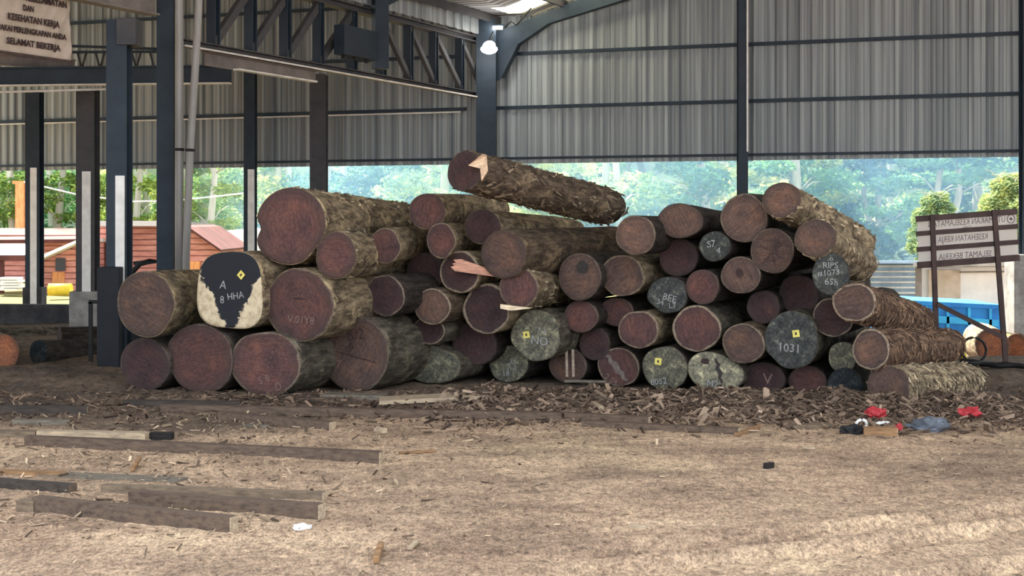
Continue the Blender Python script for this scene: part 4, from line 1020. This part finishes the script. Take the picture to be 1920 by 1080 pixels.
b = MB().bar(P(1800, 510, 35.8), P(1990, 508, 35.8), .06, .04); b.build('eaves_line', 'pale_steel', hw)
b = MB().prism([P(1712, 500, 35.4), P(1990, 498, 35.4), P(1990, 490, 35.4), P(1712, 492, 35.4)], (1.7, 5.4, -.35)); b.build('roof', 'galv', hw)
hs = thing('slatted_shed', P(1680, 590, 44), 'haze-tinted shed with rows of horizontal slats beside the shaggy log ends', 'shed')
plate2([(1560, 494), (1722, 494), (1722, 596), (1560, 596)], 44, 3).build('wall', 'hazeblue', hs)
for i in range(9): MB().bar(P(1558, 499 + i * 10, 43.9), P(1724, 499 + i * 10, 43.9), .07, .05).build('slat', 'galv', hs)
b = MB().prism([P(1550, 494, 43.6), P(1730, 494, 43.6), P(1730, 489, 43.6), P(1550, 489, 43.6)], (1, 3.6, -.1)); b.build('roof', 'hazeblue', hs)
tk = thing('blue_truck', P(1790, 640, 29.5) , 'bright blue truck body parked outside behind the signboard', 'truck')
YB = 29.4
plate([(1640, 590), (1690, 568), (1705, 566), (1876, 578), (1876, 652), (1640, 652)], YB, 1.9).build('cargo_body', 'blue', tk)
plate([(1640, 580), (1700, 563), (1880, 572), (1880, 580), (1700, 571), (1640, 590)], YB - .06, 2.0).build('top_rail', 'blue', tk)
plate([(1700, 588), (1872, 600), (1872, 612), (1700, 602)], YB - .05, .06).build('light_band', 'bluelight', tk)
for x in (1735, 1775, 1815, 1855): plate([(x, 574), (x + 5, 574), (x + 5, 650), (x, 650)], YB - .05, .05).build('body_rib', 'bluelight', tk)
for x in (1690, 1845):
    cx = P(x, 660, YB - .05); MB().tube([cx, cx + Vector((0, .3, 0))], .36, 20).build('wheel', 'rubber', tk)
b = MB(); cw = P(1774, 632, 27.9); b.tube([cw + Vector((0, 0, -.55)), cw + Vector((0, 0, .0)), cw + Vector((0, 0, .09)), cw + Vector((0, 0, .13))], [.24, .24, .17, .05], 20)
tag(b.build('white_tank', 'white'), 'rounded white tank before the blue truck, by the signboard post', 'tank')

# ------------------------------------------------------------------ forest beyond
def leafcloud(mb, c, r, n, rg, size):
    for _ in range(n):
        while True:
            d = Vector((rg.uniform(-1, 1), rg.uniform(-1, 1), rg.uniform(-1, 1)))
            if .25 < d.length < 1: break
        p = c + Vector((d.x * r[0], d.y * r[1], d.z * r[2]))
        R = Matrix.Rotation(rg.uniform(0, 6.28), 3, 'Z') @ Matrix.Rotation(rg.uniform(-1.1, 1.1), 3, 'X') @ Matrix.Rotation(rg.uniform(-.8, .8), 3, 'Y')
        l, w_ = size * rg.uniform(.6, 1.5), size * rg.uniform(.3, .6)
        mb.add([p + R @ Vector(q) for q in ((-l, 0, 0), (0, -w_, .05), (l, 0, -.06), (0, w_, .05))], [(0, 1, 2, 3)])
def make_tree(name, seed, H, crown, ntr, label, group, nl, size=.16, low=.5, cl=(.85, .85, .32)):
    rg = random.Random(seed)
    r = thing(name, (0, 0, 0), label, 'tree', group)
    tb = MB(); lb = MB()
    for k_ in range(ntr):
        x0, y0 = rg.uniform(-1, 1) * .5 * (ntr > 1), rg.uniform(-1, 1) * .5 * (ntr > 1)
        pts = [Vector((x0 + rg.uniform(-.2, .2) * q, y0 + rg.uniform(-.2, .2) * q, H * q / 5)) for q in range(6)]
        pts[0].z = -.5
        tb.tube(pts, [.2 - .026 * q for q in range(6)], 8)
        for q in range(1, 6):
            for _ in range(2):
                a = rg.uniform(0, 6.28); e = pts[q] + Vector((math.cos(a) * crown * .7, math.sin(a) * crown * .7, rg.uniform(.2, 1)))
                tb.tube([pts[q], pts[q].lerp(e, .5) + Vector((0, 0, .25)), e], [.05, .035, .015], 5)
    for _ in range(nl):
        a, q = rg.uniform(0, 6.28), rg.random() ** .6
        z = rg.uniform(low, H)
        cr = crown * (.3 + .7 * math.sin(math.pi * (z / H) ** .8))
        leafcloud(lb, Vector((math.cos(a) * cr * q, math.sin(a) * cr * q, z)), cl, 120, rg, size)
    tb.build('stem', 'trunk', r, local=True); lf = lb.build('foliage', 'leaf', r, local=True)
    return r
def setleaf(t, c):
    for ch in t.children:
        if ch.name.startswith('foliage'): ch.color = (*c, 1)
g1 = 'trees at the forest edge'
T1 = make_tree('forest_tree', 1, 12, 2.6, 1, 'dense leafy tree at the hazy forest edge beyond the shed opening', g1, 62)
T2 = make_tree('forest_tree', 2, 13, 2.0, 2, 'slender pale-stemmed tree with thin foliage at the forest edge', g1, 30, .14, 1.0)
T3 = make_tree('forest_tree', 3, 9, 3.2, 2, 'broad low bushy tree at the forest edge', g1, 75, .17, .2)
protos = [T1, T2, T3]; used = [0, 0, 0]
rg = random.Random(5)
spots = []
for row, (Y, step) in enumerate(((62, 4.2), (70, 4.2), (80, 4.8))):
    x = -.40 * Y
    while x < .42 * Y:
        spots.append((x + rg.uniform(-.9, .9), Y + rg.uniform(-2.5, 2.5), row)); x += step
for x, Y, row in spots:
    kk = rg.choice((0, 1, 2, 0, 1) if row else (0, 1, 1, 2))
    o = protos[kk] if not used[kk] else copy_tree(protos[kk]); used[kk] = 1
    s = rg.uniform(.85, 1.2); o.location = (x, Y, -.2); o.rotation_euler = (0, 0, rg.uniform(0, 6.28)); o.scale = (s, s, s)
    setleaf(o, rg.choice(((.34, .50, .20), (.14, .30, .14), (.50, .60, .24), (.10, .22, .14), (.42, .58, .3))))
def single(src, px, Y, s, label, c, z=-.2):
    o = copy_tree(src); o.location = ((px - 960) / F * Y, Y, z); o.scale = (s, s, s); o['label'] = label; setleaf(o, c); return o
T4 = make_tree('forest_tree', 14, 9, 3.0, 2, 'bright yellow-green bushy tree showing just above the signboard', g1, 170, .2, .4, (.8, .8, .7))
T4.location = ((1755 - 960) / F * 48, 48, .1); T4.scale = (.29,) * 3; setleaf(T4, (.26, .36, .2))
single(T4, 1893, 47, .35, 'sunlit yellow-green tree by the wall post beside the signboard', (.34, .42, .2), .1)
single(T1, 395, 54, .8, 'sunlit leafy tree above the glaring white shed roof', (.24, .33, .08))
single(T1, 110, 58, .9, 'leafy tree behind the timber pole and the white-roofed house', (.16, .26, .07))
single(T2, 20, 57, .9, 'thin branchy tree just beside the timber pole', (.18, .26, .08))
single(T1, 255, 57, .85, 'leafy tree rising over the eaves of the taller red house', (.2, .29, .07))
# undergrowth between the trunks
lb = MB(); rg = random.Random(9)
for _ in range(420):
    Y = rg.uniform(66, 88); x = rg.uniform(-.4, .42) * Y
    leafcloud(lb, Vector((x, Y, rg.uniform(.2, 1.0) + max(0, Y - 80) * .3)), (1.3, 1.3, .9), 40, rg, .22)
o = lb.build('undergrowth', 'leaf', color=(.05, .12, .06)); tag(o, 'tangled green undergrowth along the forest floor', 'undergrowth', kind='stuff')

# drifting haze in front of the forest
m = bpy.data.materials.new('blue_haze'); m.use_nodes = True; nt = m.node_tree
nt.nodes.remove(nt.nodes['Principled BSDF'])
vs = N(nt, 'ShaderNodeVolumeScatter'); vs.inputs['Color'].default_value = (.30, .56, 1, 1); vs.inputs['Density'].default_value = .05; vs.inputs['Anisotropy'].default_value = .6
nt.links.new(vs.outputs[0], nt.nodes['Material Output'].inputs['Volume']); M['haze'] = m
b = MB().box((12, 54, 6.9), (46, 7, 14)); o = b.build('smoke_haze', 'haze'); tag(o, 'thin blue smoke drifting before the forest', 'haze', kind='stuff')

# ------------------------------------------------------------------ light, sky, camera
wd = bpy.data.worlds.new('sky'); SC.world = wd; wd.use_nodes = True
bg = wd.node_tree.nodes['Background']; bg.inputs[0].default_value = (.86, .93, 1, 1); bg.inputs[1].default_value = 1.0
sun = bpy.data.lights.new('sun', 'SUN'); sun.energy = 8; sun.angle = .03; sun.color = (1, .93, .8)
so = bpy.data.objects.new('sun', sun); COL.objects.link(so)
so.rotation_euler = Vector((.35, -.55, -.95)).to_track_quat('-Z', 'Y').to_euler()
cam = bpy.data.cameras.new('camera'); co = bpy.data.objects.new('camera', cam); COL.objects.link(co)
co.location = (0, 0, CH); co.rotation_euler = (math.pi / 2, 0, 0)
cam.sensor_width = 36; cam.lens = 36 * F / 1920; cam.shift_y = -(540 - HY) / 1920; cam.clip_end = 500
SC.camera = co
SC.view_settings.view_transform = 'Standard'; SC.view_settings.look = 'None'; SC.view_settings.gamma = 1; SC.view_settings.use_curve_mapping = False
SC.view_settings.exposure = 1.75
SC.cycles.use_denoising = True
SC.cycles.max_bounces = 8; SC.cycles.diffuse_bounces = 4; SC.cycles.volume_bounces = 1
